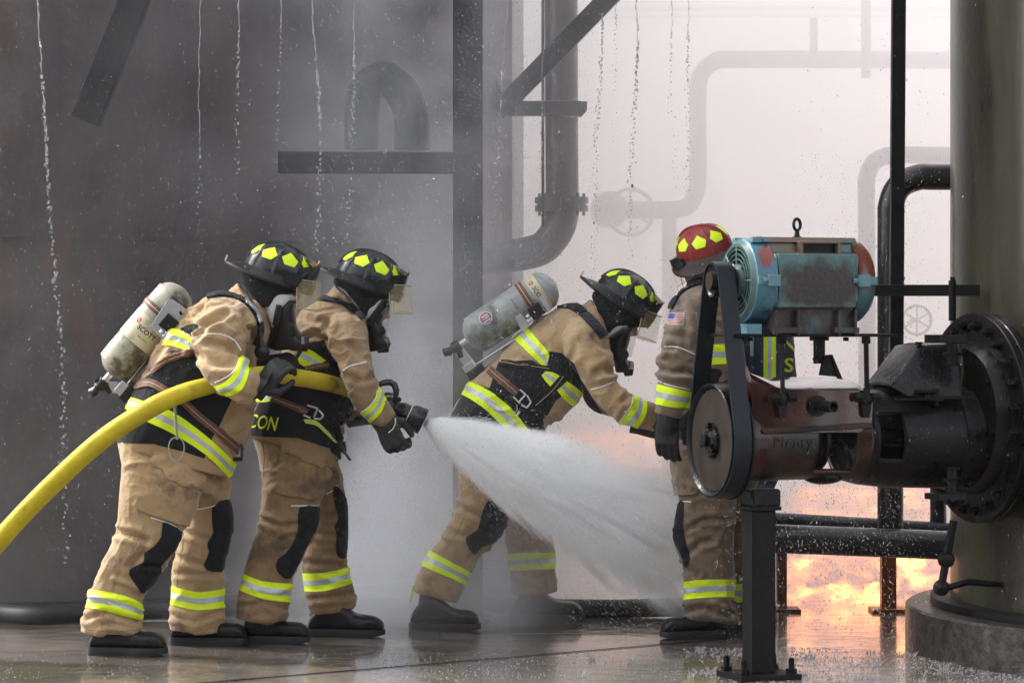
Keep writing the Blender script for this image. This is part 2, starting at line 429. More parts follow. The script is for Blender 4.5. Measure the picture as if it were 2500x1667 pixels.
m = MB(); a = WZ('8', 360, 150, 12.0); m.cyl(a+Vector((0, 0, .03)), a-Vector((0, 0, .14)), .016, n=10); part('lug', m, 'black_steel', t)
# ---------------- steel frame and pipework behind the crew ----------------
def beam(name, pa, pb, wd, dp, Y, label, mt='black_steel', flange=None, Yb=None, cat='beam', group=None):
    a = W(*pa, Y); b = W(*pb, Yb or Y); m = MB()
    if flange:                                                  # H section: two flanges and a web
        d = norm(b-a); s = norm(d.cross(Vector((0, 1, 0))))
        m.bar(a, b, .012, dp, up=(0, 1, 0))
        for k in (-1, 1): m.bar(a+s*k*wd/2, b+s*k*wd/2, .014, dp*1.02, up=(0, 1, 0))
        for k in (-1, 1): m.bar(a+Vector((0, k*dp*.5, 0)), b+Vector((0, k*dp*.5, 0)), wd, .014, up=(0, 1, 0))
    else: m.bar(a, b, wd, dp, up=(0, 1, 0))
    return solo(name, m, mt, label, cat, group, smooth=False, bevel=.003)
pxm = lambda Y: F/Y
cY = 13.76
def V(x, y): return (x/.9408, y/.9408)
m = MB(); top = W(*V(1075, -400), cY); bot = Vector((top.x, cY, 0))
t = thing('steel_column', 'dark steel H column rising through the mist beside the tank', 'column', bot)
wd = 68/.9408/pxm(cY)
part('web', MB().bar(bot, top, .014, .16, up=(0, 1, 0)), 'black_steel', t, smooth=False)
for k in (-1, 1): part('flange', MB().bar(bot+Vector((0, k*.08, 0)), top+Vector((0, k*.08, 0)), wd, .014, up=(0, 1, 0)), 'black_steel', t, smooth=False, bevel=.002)
part('base_plate', MB().box(bot+Vector((0, 0, .01)), .11, .13, .012), 'black_steel', t, smooth=False)
m = MB(); m.bar(W(*V(1030, -300), cY-.09), W(*V(1030, 20), cY-.09), .02, .02, up=(0, 1, 0))
beam('cross_beam', V(640, 374), V(1041, 375), 48/.9408/pxm(cY), .12, cY, 'short dark horizontal beam joining the H column from the left')
beam('diagonal_brace', V(345, -90), V(197, 280), 66/.9408/pxm(14.0), .10, 14.05, 'dark diagonal beam at the top left in front of the tank', cat='brace')
def pipe(name, pts, rpx, Y, label, mt='pipe_steel', fl=(), cat='pipe', n=20, extra=None, group=None):
    P = [V(*p[:2]) for p in pts]; sm = smoothpts(P, 8); Ys = Y if isinstance(Y, tuple) else (Y, Y)
    pt = [W(x, y, Ys[0]+(Ys[1]-Ys[0])*i/(len(sm)-1)) for i, (x, y) in enumerate(sm)]
    r = rpx/.9408/pxm(Ys[0]); zmin = min(p.z for p in pt)
    t = thing(name, label, cat, (pt[0].x, pt[0].y, max(0, zmin-r)), group)
    part('pipe_run', MB().tube(pt, r, n), mt, t)
    for (x, y, dx, dy, k, th) in fl:
        c = W(*V(x, y), Ys[0]); d = norm(Vector((dx, 0, -dy))); th = th/.9408/pxm(Ys[0])
        m = MB(); m.cyl(c-d*th/2, c-d*th*.08, r*k); m.cyl(c+d*th*.08, c+d*th/2, r*k); m.cyl(c-d*th*.1, c+d*th*.1, r*k*.92)
        s1, s2 = frame(d)
        for q in range(8):
            a = q*math.pi/4; o = c+(s1*math.cos(a)+s2*math.sin(a))*r*(k+1)/2*1.02; m.cyl(o-d*th*.8, o+d*th*.8, r*.09, n=6)
        part('flange', m, mt, t, angle=30)
    return t
def elbow(*pts): return list(pts)
pipe('arched_pipe', [(832, 345), (832, 262), (842, 205), (880, 182), (918, 205), (944, 262), (947, 345)], 41, 14.08, 'dark inverted U shaped pipe stub high on the tank side', mt='black_steel')
t = pipe('vertical_pipe', [(1289, -220), (1289, 0), (1290, 250), (1291, 440), (1290, 500), (1270, 545), (1235, 575), (1150, 590), (1080, 592)], 38, 15.3, 'thick grey vertical pipe with a bottom elbow behind the diagonal brace', fl=((1290, 470, 0, 1, 1.62, 32),))
m = MB(); c = W(*V(1289, 251), 15.3); s = 1/.9408/pxm(15.3)
m.bar(W(*V(1150, 250), 15.12), W(*V(1336, 250), 15.12), 34*s, .05, up=(0, 1, 0)); m.prism([W(*V(1330, 233), 15.1), W(*V(1349, 233), 15.1), W(*V(1348, 255), 15.1), W(*V(1336, 268), 15.1), W(*V(1330, 268), 15.1)], (0, .05, 0))
m.lathe(W(*V(1289, 268), 15.3), (0, 0, 1), [(0, 38*s), (0, 45*s), (34*s, 45*s), (34*s, 38*s)], 24, cap=False)
part('pipe_clamp', m, 'pipe_steel', t, bevel=.003)
beam('diagonal_brace', V(1470, -78), V(1168, 232), 44/.9408/pxm(14.9), .09, 14.9, 'long dark diagonal brace crossing in front of the thick vertical pipe', cat='brace')
beam('diagonal_brace', V(1112, 182), V(1172, 262), 40/.9408/pxm(16.6), .08, 16.6, 'short stub of brace right of the H column meeting the long diagonal', cat='brace')
beam('thin_hanger_rod', V(1247, -50), V(1247, 520), 7/.9408/pxm(15), .02, 15.05, 'thin hanging rod left of the thick vertical pipe', cat='rod')
Yf = 19.0
t = pipe('process_pipe', [(2300, 140), (1900, 137), (1690, 137), (1645, 140), (1612, 168), (1603, 215), (1603, 380), (1601, 430), (1585, 468), (1545, 482), (1400, 482), (1370, 482)], 20, (Yf, Yf), 'pale far pipe running across then down to the handwheel in thick steam')
m = MB(); c = W(*V(1448, 487), Yf-.18); r = 52/.9408/pxm(Yf)
m.tube([c+Vector((math.cos(a), 0, math.sin(a)))*r for a in [2*math.pi*i/36 for i in range(36)]], r*.09, 8, loop=True)
for k in range(3):
    a = R(30+60*k); m.tube([c-Vector((math.cos(a), 0, math.sin(a)))*r, c+Vector((math.cos(a), 0, math.sin(a)))*r], r*.06, 8)
m.cyl(c+Vector((0, -.02, 0)), c+Vector((0, .2, 0)), r*.15, n=12)
part('handwheel', m, 'pipe_steel', t); part('valve_body', MB().ball(W(*V(1400, 482), Yf), .13, 10, (1, .9, 1)), 'pipe_steel', t)
pipe('drop_pipe', [(1537, 495), (1537, 700), (1537, 1100)], 17, Yf, 'pale far vertical pipe below the handwheel pipe')
for x, y0, y1 in ((1869, 42, 128), (1989, -60, 180)):
    pipe('riser_pipe', [(x, y0), (x, y1)], 9 if x < 1900 else 11, Yf-.3, 'short pale riser above the far process pipe' if x < 1900 else 'long pale riser crossing the far process pipe')
for i, yy in enumerate((24, 40)): pipe('guard_rail', [(1300, yy+3), (1700, yy-4), (2300, yy)], 5-i, Yf+2, ('upper' if i == 0 else 'lower')+' of two faint rails high up in the steam')
t = pipe('vent_pipe', [(2300, 358), (2120, 357), (2050, 357), (2008, 372), (1991, 410), (1990, 470), (1992, 900), (1992, 1100)], 20, 17.4, 'faint grey bent pipe in the steam behind the speckled pipe')
m = MB(); c = W(*V(2106, 735), 17.2); r = 33/.9408/pxm(17.2)
m.tube([c+Vector((math.cos(a), 0, math.sin(a)))*r for a in [2*math.pi*i/30 for i in range(30)]], r*.1, 8, loop=True); m.cyl(c, c+Vector((0, .25, 0)), r*.14, n=8)
for k in range(3):
    a = R(30+60*k); m.tube([c-Vector((math.cos(a), 0, math.sin(a)))*r, c+Vector((math.cos(a), 0, math.sin(a)))*r], r*.06, 8)
solo('valve_handwheel', m, 'pipe_steel', 'faint handwheel in the steam left of the tall vessel', 'handwheel')
pY = 13.6
t = pipe('bypass_pipe', [(2300, 407), (2150, 407), (2108, 408), (2066, 428), (2047, 470), (2045, 530), (2045, 900), (2045, 1150), (2045, 1215)], 30, pY, 'dark pipe bending down beside the vessel, speckled with spray')
part('flange', MB().cyl(W(*V(2045, 636), pY), W(*V(2045, 642), pY), 34/.9408/pxm(pY)), 'pipe_steel', t)
hp = 33/.9408/pxm(13.9)
t = pipe('header_pipe', [(1700, 1237), (1785, 1237), (1950, 1243), (2180, 1252), (2300, 1257)], 33, (13.4, 13.2), 'thick wet horizontal pipe low above the flames')
pipe('low_pipe', [(1640, 1190), (1785, 1194), (1950, 1203), (2180, 1217), (2300, 1222)], 17, (14.2, 14.0), 'thinner pipe just behind and above the thick wet horizontal pipe')
pipe('stub_pipe', [(2155, 1100), (2155, 1225)], 19, 14.1, 'short vertical pipe stub under the big flange')
for x, w_, mt, lb in ((1795, 22, 'rust_steel', 'reddish steel leg under the horizontal pipe beside the pump post'), (2040, 34, 'firelit_steel', 'orange fire lit steel leg under the horizontal pipe')):
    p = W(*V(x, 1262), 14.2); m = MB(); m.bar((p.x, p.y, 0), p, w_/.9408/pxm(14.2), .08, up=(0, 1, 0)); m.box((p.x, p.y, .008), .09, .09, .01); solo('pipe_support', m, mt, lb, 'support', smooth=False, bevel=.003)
# thin post, its flared foot and the cross bar in front of the pipe
qY = 12.35; a = W(*V(2067, -300), qY); b = W(*V(2060, 1000), qY)
t = thing('square_post', 'thin dark square post in front of the speckled pipe with a flared foot', 'post', (b.x, qY, 0))
part('shaft', MB().bar(W(*V(2066, -300), qY), W(*V(2058, 830), qY), 31/.9408/pxm(qY), .055, up=(0, 1, 0)), 'black_steel', t, smooth=False, bevel=.003)
s = 1/.9408/pxm(qY); c = W(*V(2050, 905), qY)
part('foot_socket', MB().lathe(c, (0, 0, 1), [(0, 32*s), (20*s, 28*s), (45*s, 21*s), (70*s, 18*s), (88*s, 17*s), (92*s, 15*s)], 20), 'black_steel', t)
t2 = thing('cross_bar', 'dark bar bolted between the thin square post and the tall vessel', 'bar', W(*V(2110, 680), 12.2))
part('bar', MB().bar(W(*V(2005, 667), 12.25), W(*V(2250, 667), 12.1), 26/.9408/pxm(12.2), .03, up=(0, 1, 0)), 'black_steel', t2, smooth=False, bevel=.002)
part('bolt', MB().cyl(W(*V(2188, 636), 12.12), W(*V(2188, 697), 12.12), .011, n=8), 'black_steel', t2)
# hose lying on the ground behind the crew
mat('dark_hose', (.014, .014, .016), .5, bump=.2, bscale=90)
def ground_hose(P, r, label):
    pt = [Vector(((x/.9408-1250)/F*Y, Y, r*.75)) for x, Y in smoothpts(P, 6)]
    return solo('fire_hose', MB().tube(pt, r, 14, flat=.8), 'dark_hose', label, 'hose')
ground_hose([(-150, 13.75), (0, 13.7), (90, 13.6), (200, 13.75), (500, 13.9), (850, 14.05), (950, 14.0)], .055, 'dark wet hose lying on the ground behind the left pair of boots')
P = [(1000, 1362, 14.1), (1060, 1368, 14.0), (1110, 1380, 14.0), (1175, 1392, 14.0), (1250, 1395, 13.95), (1400, 1397, 13.9), (1520, 1395, 13.9), (1640, 1393, 13.9)]
pt = [W(x/.9408, y/.9408, Y) for x, y, Y in smoothpts(P, 6)]
solo('fire_hose', MB().tube(pt, .045, 14), 'dark_hose', 'dark hose running low behind the bending firefighter towards the flames', 'hose')

# unseen concrete block added behind the camera to shade whatever faces the lens
t = thing('shade_block', 'added dark concrete shade block with open bays, unseen behind the camera', 'light blocker', (0, -16, 0))
m = MB(); m.box((0, -16, 8.2), 26, .4, 1.3); m.box((0, -20, 9.6), 26, 4.6, .12)
for k in range(14): m.box((-26+4*k, -16, 3.5), .55, .4, 3.5)
part('blocker_front', m, 'plinth_concrete', t, smooth=False); part('blocker_back', MB().box((0, -22, 4.7), 26, .2, 4.7), 'plinth_concrete', t, smooth=False)
# ---------------- the motor driven pump in the foreground ----------------
PO = W(1735, 1074, 11.45); PT = R(20); PU = Vector((math.cos(PT), math.sin(PT), 0)); PN = Vector((math.sin(PT), -math.cos(PT), 0)); PZ = Vector((0, 0, 1))
def A3(a, b, c): return PO+PU*a+PN*b+PZ*c
def PX(x, y, b, fr='S'):                                        # photo pixel + offset towards the camera -> pump frame point
    if fr != 'S': x, y = z(fr, (x, y))[0]
    k = (x-1250)/F
    a = (k*(PO.y-math.cos(PT)*b)-PO.x-math.sin(PT)*b)/(math.cos(PT)-k*math.sin(PT))
    p = A3(a, b, 0); p.z = HC-(y-HOR)/F*p.y; return p
def PA(x, b=0, fr='S'):
    p = PX(x, 700, b, fr)-PO; return p.dot(PU)
def PC(x, y, b=0, fr='S'): return PX(x, y, b, fr).z-PO.z
PM = Matrix((PU, PN*-1, PZ)).transposed()                       # local x along the shaft, y away, z up
aPost = PA(z('V', (1743, 1300))[0][0])
pump = thing('pump', 'heavy rusty red and black pump with belt drive on a square post', 'pump', A3(aPost, 0, -PO.z))
PB_ = PO.z
# post
pw = 80/.9408/606/2/1.3
part('post', MB().box(A3(aPost, 0, (-.285-PB_)/2+.01), pw, pw*.9, (PB_-.285)/2-.01, PM), 'black_steel', pump, smooth=False, bevel=.006)
part('cap_plate', MB().box(A3(aPost+.005, 0, -.277), pw*1.25, pw*1.15, .008, PM), 'black_steel', pump, smooth=False, bevel=.002)
part('foot_casting', MB().box(A3(aPost+.005, 0, -.235), pw*1.2, pw*1.2, .036, PM), 'cast_black', pump, smooth=False, bevel=.01)
part('base_plate', MB().box(A3(aPost, 0, -PB_+.011), .135, .12, .011, PM), 'black_steel', pump, smooth=False, bevel=.002)
for i, j in ((-1, -1), (-1, 1), (1, -1), (1, 1)):
    p = A3(aPost+i*.105, j*.085, -PB_+.02); m = MB(); m.cyl(p, p+PZ*.062, .0125, n=10); m.cyl(p+PZ*.002, p+PZ*.022, .022, n=6); m.cyl(p+PZ*.062, p+PZ*.066, .008, n=10)
    part('anchor_bolt', m, 'black_steel', pump, angle=30)
# belt loop and pulleys
c2 = PC(*z('V', (1637, 645))[0]); r1, r2 = .236, .077; BW = .074
def loop(rb, rs, n=64):
    al = math.asin((rb-rs)/c2); pts = []
    for i in range(n+1):
        a = -al+math.pi+(math.pi+2*al)*i/n+0; pts.append((rb*math.cos(a), rb*math.sin(a)))
    for i in range(n//2+1):
        a = al+(math.pi-2*al)*i/(n//2); pts.append((rs*math.cos(a), c2+rs*math.sin(a)))
    return pts
lo, li = loop(r1, r2), loop(r1-.009, r2-.009)
m = MB(); m.rings([[A3(0, x, y_) for x, y_ in lo], [A3(BW, x, y_) for x, y_ in lo], [A3(BW, x, y_) for x, y_ in li], [A3(0, x, y_) for x, y_ in li]], False, False, loop=True)
part('drive_belt', m, 'rubber_belt', pump, angle=40)
mt_ = MB(); th = MB()
bp = part('pulley', MB().lathe(A3(0, 0, 0), PU, [(.012, .0), (.012, r1-.030), (.0, r1-.024), (-.008, r1-.012), (-.004, r1-.0085), (.004, r1-.0105), (BW, r1-.0105), (BW+.004, r1+.006), (BW+.012, r1+.006), (BW+.014, r1-.02), (BW+.014, 0)], 72), 'cast_black', pump, angle=30)
part('disc_face', MB().lathe(A3(.008, 0, 0), PU, [(0, 0), (0, r1-.032), (.006, r1-.030)], 72), 'pulley_face', bp, angle=30)
m = MB(); m.lathe(A3(-.002, 0, 0), PU, [(-.004, .055), (-.004, .068), (.010, .072), (.01, .05)], 36); m.cyl(A3(-.035, 0, 0), A3(.01, 0, 0), .026); m.cyl(A3(-.02, 0, 0), A3(.01, 0, 0), .042)
for k in range(3):
    a = R(80+120*k); m.cyl(A3(-.022, .06*math.cos(a), .06*math.sin(a)), A3(.01, .06*math.cos(a), .06*math.sin(a)), .013, n=6)
    a = R(20+120*k); m.ball(A3(0, .064*math.cos(a), .064*math.sin(a)), .009, 6)
part('hub', m, 'cast_black', bp, angle=30)
sp = part('small_pulley', MB().lathe(A3(0, 0, c2), PU, [(.012, 0), (.012, r2-.02), (.006, r2-.012), (.0, r2-.0105), (BW, r2-.0105), (BW+.01, r2+.0), (BW+.01, 0)], 40), 'cast_black', pump, angle=30)
part('hub', MB().lathe(A3(.0, 0, c2), PU, [(-.008, 0), (-.008, .036), (.014, .04)], 30), 'pulley_face', sp, angle=30)
# bearing drum and casing: body along the shaft with window openings
part('bearing_flange', MB().lathe(A3(.085, 0, 0), PU, [(0, .05), (0, .165), (.012, .176), (.03, .178), (.035, .16), (.06, .15), (.06, 0)], 56), 'cast_black', pump, angle=30)
def shell(a0, a1, prof, wins, n=96, steps=60, th=.016, cz=lambda a: 0.):
    m = MB(); rows = []
    aa = sorted(set([a0+(a1-a0)*i/steps for i in range(steps+1)]))
    for a in aa:
        r = prof(a); rows.append([A3(a, r*math.cos(2*math.pi*k/n), cz(a)+r*math.sin(2*math.pi*k/n)) for k in range(n)])
    v = [p for r in rows for p in r]; f = []
    for i in range(len(aa)-1):
        for k in range(n):
            am = (aa[i]+aa[i+1])/2; tm = math.degrees(2*math.pi*(k+.5)/n)
            tm = (tm+180) % 360-180
            if any(w0 < am < w1 and t0 < tm < t1 for w0, w1, t0, t1 in wins): continue
            k2 = (k+1) % n; f.append((i*n+k, i*n+k2, (i+1)*n+k2, (i+1)*n+k))
    return m.add(v, f)
def lerp(x, xs, ys):
    return float(np.interp(x, xs, ys))
aW = [PA(x, .15, 'Z') if 0 else PA(z('6', (x, 0))[0][0], .17) for x in (640, 968, 1165, 1275, 1400)]
aFl = PA(z('8', (330, 0))[0][0], .0)
wins = [(aW[1], aW[2], -52, 18), (aW[3], aW[4], -28, 32), (aW[1]+.02, aW[2]+.02, -178, -120)]
prof = lambda a: lerp(a, [.1, .13, .18, aW[1], aW[2], aW[3]-.02, aW[4], aFl], [.185, .183, .168, .166, .17, .19, .205, .214])
cs = part('casing', shell(.10, aW[3]-.03, prof, wins), 'cast_red', pump, angle=40)
md = cs.modifiers.new('th', 'SOLIDIFY'); md.thickness = .018; md.offset = -1
cs2 = part('end_casing', shell(aW[3]-.03, aFl, prof, wins, steps=40), 'cast_black', pump, angle=40)
md = cs2.modifiers.new('th', 'SOLIDIFY'); md.thickness = .018; md.offset = -1
part('end_plate', MB().lathe(A3(aFl-.02, 0, 0), PU, [(0, 0), (0, .205), (.03, .222), (.045, .222), (.05, .20), (.12, .21), (.2, .26), (.2, 0)], 56), 'cast_black', pump)
part('inner_plate', MB().lathe(A3(aW[3]-.04, 0, 0), PU, [(0, 0), (0, .17), (.015, .17), (.015, 0)], 56), 'cast_black', pump)
part('shaft', MB().cyl(A3(-.02, 0, 0), A3(aFl, 0, 0), .045, n=32), 'shiny_shaft', pump)
m = MB(); m.lathe(A3(aW[1]+.03, 0, 0), PU, [(0, .05), (0, .075), (.02, .08), (.02, .13), (.035, .13), (.035, .08), (.1, .07), (.1, .05)], 40); m.tube([A3(aW[1]+.10, .05, .02), A3(aW[1]+.13, .12, -.03), A3(aW[1]+.16, .11, -.10)], .014, 8)
part('gland', m, 'cast_black', pump, angle=30)
part('sump', MB().ball(A3((aW[1]+aW[2])/2, .02, -.155), .075, 12, (1.15, .9, .42), PM), 'cast_black', pump)
# raised casting of letters
def textmesh(body, size, depth, font=None, ext=True, bold=.0, space=1.):
    cu = bpy.data.curves.new('txt', 'FONT'); cu.body = body; cu.size = size; cu.extrude = depth if ext else 0; cu.align_x = 'CENTER'; cu.align_y = 'CENTER'; cu.offset = bold; cu.space_character = space; cu.resolution_u = 3
    o = bpy.data.objects.new('txt', cu); C.objects.link(o); dg = bpy.context.evaluated_depsgraph_get(); dg.update()
    me = bpy.data.meshes.new_from_object(o.evaluated_get(dg)); C.objects.unlink(o); bpy.data.objects.remove(o); return me
me = textmesh('Plenty', .062, .006, bold=.001, space=1.15); c_ = getco(me); al = PA(z('P', (700, 0))[0][0], .16); cl = PC(*z('P', (700, 820))[0], .16)
nw = []
for x, y_, z_ in c_:
    rr = prof(al+x)+z_-.001; th_ = (cl+y_)/prof(al); th_ = math.asin(max(-1, min(1, th_))); nw.append(A3(al+x, rr*math.cos(th_), rr*math.sin(th_)))
setco(me, np.array(nw)); part('cast_lettering', me, 'cast_red', pump, angle=30)
# saddle housing on top
bF = .185
def Q(x, y, b, fr='6'): return PX(x, y, b, fr)
f0 = [Q(585, 862, .12), Q(640, 905, .17), Q(770, 945, bF), Q(1205, 942, bF), Q(1245, 965, bF), Q(1235, 1100, bF), Q(1215, 1165, .165), Q(700, 1185, .165), Q(640, 1080, .17), Q(590, 960, .12)]
def inner(p, b, dz=0): q = p-PO; return A3(q.dot(PU), b, q.z+dz)
m = MB()
ft = [Q(590, 885, .13), Q(770, 944, bF), Q(1205, 942, bF), Q(1245, 972, bF)]
rs = []
for b, dz in ((None, 0), (.08, .035), (-.06, .05), (-.17, .0)):
    row = [p if b is None else inner(p, b, dz) for p in ft]
    rs.append(row)
low = [inner(p, bF-.015, 0) for p in ft]
for i, p in enumerate(low): p.z = PO.z+.03
lowb = [inner(p, -.16, 0) for p in low]
rows = [lowb, rs[3], rs[2], rs[1], rs[0], low]
n4 = len(ft); v = [p for r in rows for p in r]; fc = []
for i in range(len(rows)-1):
    for k in range(n4-1): fc.append((i*n4+k, i*n4+k+1, (i+1)*n4+k+1, (i+1)*n4+k))
fc += [tuple(i*n4 for i in range(len(rows))), tuple(i*n4+n4-1 for i in range(len(rows)))[::-1], tuple(range(n4)), ]
fc.append(tuple((len(rows)-1)*n4+k for k in range(n4-1, -1, -1))+tuple(k for k in range(0)))
m.add(v, fc)
mat('cast_red_wet', (.010, .0045, .004), .10, col2=(.060, .017, .012), scale=11, amt=.75, bump=.12, bscale=60, rough2=.2, spec=.5, coat=1.)
part('top_housing', m, 'cast_red_wet', pump, bevel=.010, angle=30)
part('side_rib', MB().bar(Q(650, 1160, .172), Q(1240, 1130, .186), .02, .02), 'cast_red', pump, bevel=.004, smooth=False)
m = MB(); m.prism([Q(540, 640, .08), Q(556, 640, .08), Q(570, 800, .10), Q(600, 878, .14), Q(640, 905, .17), Q(590, 905, .14), Q(555, 850, .10)], PN*-.02)
part('side_bracket', m, 'cast_red', pump, bevel=.003, smooth=False)
a_ = Q(945, 1025, bF); b_ = a_+PN*.10+PU*.06
m = MB(); m.cyl(a_-PN*.01, a_+PN*.015, .042); part('port_boss', m, 'cast_black', pump, angle=30)
m = MB(); m.lathe(a_, PN*.85+PU*.12, [(0, .024), (.12, .024), (.12, .018), (.08, .018), (.08, 0)], 24); part('port_stub', m, 'cast_black', pump, angle=30)
# eye bolts, motor plate and rods
plY = 768/.9408
m = MB(); a0, a1 = PA(*z('V', (1692, 0))[0][:1], .16), PA(*z('V', (2050, 0))[0][:1], .10)
cP = PC(*z('V', (1900, 770))[0], .15)
part('motor_plate', MB().box(A3((a0+a1)/2, 0, cP), (a1-a0)/2, .15, .0065, PM), 'black_steel', pump, smooth=False, bevel=.002)
for (x, y0, y1, nm, thr) in ((760, 655, 955, 'support_rod', 0), (1207, 655, 955, 'support_rod', 1)):
    p0, p1 = Q(x, y0, .155), Q(x+4, y1, .2); m = MB(); m.tube([p0, p1], .0095, 10)
    if thr:
        k = 46
        for i in range(k): c = p0.lerp(p1, .1+.9*i/k); m.lathe(c, p1-p0, [(0, .009), (.0015, .0118), (.003, .009)], 8)
    m.cyl(p0+PZ*.0, p0-PZ*.03, .018, n=6); m.cyl(p1+PZ*.02, p1-PZ*.02, .015, n=12); m.ball(p1-PZ*.03, .022, 8)
    for s_ in (-1, 1): m.cyl(p1+PU*s_*.02-PZ*.02, p1+PU*s_*.055-PZ*.02, .02, n=6)
    m.cyl(p1-PU*.06-PZ*.02, p1+PU*.06-PZ*.02, .011, n=8); m.prism([p1-PU*.03+PZ*-.0, p1+PU*.03+PZ*0, p1+PU*.012-PZ*.10, p1-PU*.012-PZ*.10], PN*-.03)
    part(nm, m, 'black_steel', pump, angle=30)
m = MB(); m.bar(Q(958, 655, .04), Q(958, 800, .04), .045, .02, up=PN); m.cyl(Q(945, 775, .07), Q(945, 775, .0), .018, n=6); m.box(Q(958, 665, .06), .035, .02, .01, PM)
part('hinge_bracket', m, 'black_steel', pump, bevel=.002, smooth=False)
m = MB(); m.prism([Q(962, 862, .10), Q(985, 755, .06), Q(1030, 752, .06), Q(1085, 884, .12), Q(1060, 880, .12), Q(1020, 775, .07)], PN*-.015)
m.prism([Q(962, 862, .10), Q(985, 755, .06), Q(1030, 752, .06), Q(1050, 870, .10)], PN*-.012+PZ*-.0)
part('gusset', m, 'black_steel', pump, bevel=.002, smooth=False)
for x in (590, 1100): part('plate_bolt', MB().cyl(Q(x, 660, .1), Q(x, 680, .1), .012, n=6), 'black_steel', pump, angle=30)
mat('cast_rough', (.004, .004, .0045), .20, col2=(.012, .012, .012), scale=12, bump=1.0, bscale=42, rough2=.3, spec=.2, coat=.25)
# suction head: hump, discs, bolts and the neck into the vessel
cF = PC(*z('8', (455, 617))[0]); rF = .437
aD = PA(z('8', (432, 0))[0][0])
m = MB(); m.lathe(A3(aD, 0, cF), PU, [(0, .0), (0, .33), (.0, rF-.003), (.003, rF), (.030, rF), (.033, rF-.004), (.037, rF-.004), (.040, rF), (.075, rF), (.078, rF-.003), (.078, 0)], 96)
fl = part('flange', m, 'cast_black', pump, angle=30)
m = MB(); m.lathe(A3(aD-.05, 0, cF), PU, [(0, .15), (-.0, .29), (.02, .31), (.052, .32)], 72); part('cover_disc', m, 'cast_black', fl, angle=30)
for k in range(24):
    a = 2*math.pi*(k+.5)/24; q = A3(aD, .385*math.cos(a), cF+.385*math.sin(a)); m = MB(); m.cyl(q-PU*.03, q, .022, n=6); m.cyl(q-PU*.045, q-PU*.02, .012, n=8); m.cyl(q-PU*.006, q+PU*.001, .028, n=14)
    part('flange_bolt', m, 'cast_black', fl, angle=30)
m = MB()
for k in range(16):
    a = 2*math.pi*(k+.5)/16; q = A3(aD-.04, .275*math.cos(a), cF+.275*math.sin(a)); m.cyl(q-PU*.03, q, .014, n=6)
part('cover_bolts', m, 'cast_black', fl, angle=30)['kind'] = 'stuff'
part('neck', MB().cyl(A3(aD+.07, 0, cF), A3(aD+.75, 0, cF), .325, n=72), 'cast_black', pump, angle=30)
hump = [Q(140, 502, .12, '8'), Q(165, 478, .11, '8'), Q(236, 362, .07, '8'), Q(248, 357, .07, '8'), Q(395, 352, .07, '8'), Q(400, 430, .16, '8'), Q(400, 560, .2, '8'), Q(200, 540, .17, '8')]
hb = []
for p in hump: q = p-PO; hb.append(A3(q.dot(PU), -.14, q.z+.0))
m = MB(); m.rings([hump, [ (Vector(a)+Vector(b))/2+PZ*.01 for a, b in zip(hump, hb)], hb])
part('hump', m, 'cast_rough', pump, bevel=.010, angle=40)
m = MB(); c = Q(240, 355, .06, '8'); m.cyl(c, c+PZ*.012, .016, n=6); part('hump_bolt', m, 'cast_black', pump)
def bracket(y0, y1, dy, nm):
    m = MB(); c = Q(335, (y0+y1)/2, .16, '8'); m.box(c, .065, .06, abs(PC(*z('8', (0, y0))[0])-PC(*z('8', (0, y1))[0]))/2+.004, PM)
    q = c+PN*.02+PU*.02; m.cyl(q, q-PZ*dy, .024, n=12); m.cyl(q-PZ*dy*.9, q-PZ*dy, .034, n=6); m.cyl(q-PZ*dy*.5, q-PZ*dy*.62, .04, n=12)
    part(nm, m, 'cast_black', pump, bevel=.002, angle=30)
bracket(322, 345, .11, 'clamp_bracket'); bracket(890, 905, -.12, 'clamp_bracket')
m = MB(); m.bar(Q(165, 552, .22, '8'), Q(300, 548, .22, '8'), .05, .006); m.bar(Q(265, 540, .2, '8'), Q(440, 545, .2, '8'), .02, .014); m.cyl(Q(303, 515, .2, '8'), Q(303, 575, .2, '8'), .009, n=8); m.box(Q(303, 545, .2, '8'), .022, .02, .012, PM); m.box(Q(270, 520, .18, '8'), .05, .02, .006, PM)
part('side_link', m, 'black_steel', pump, bevel=.001, smooth=False)
m = MB(); p0, p1, p2 = Q(365, 985, .2, '8'), Q(338, 1125, .2, '8'), Q(320, 1225, .2, '8')
m.tube([p0, p1, p2], .0165, 10); m.ball(p2, .034, 10); m.lathe(p1+PZ*.03, PZ*-1, [(0, .017), (.01, .03), (.03, .036), (.05, .03), (.06, .017)], 8)
part('drain_lever', m, 'black_steel', pump, angle=40)
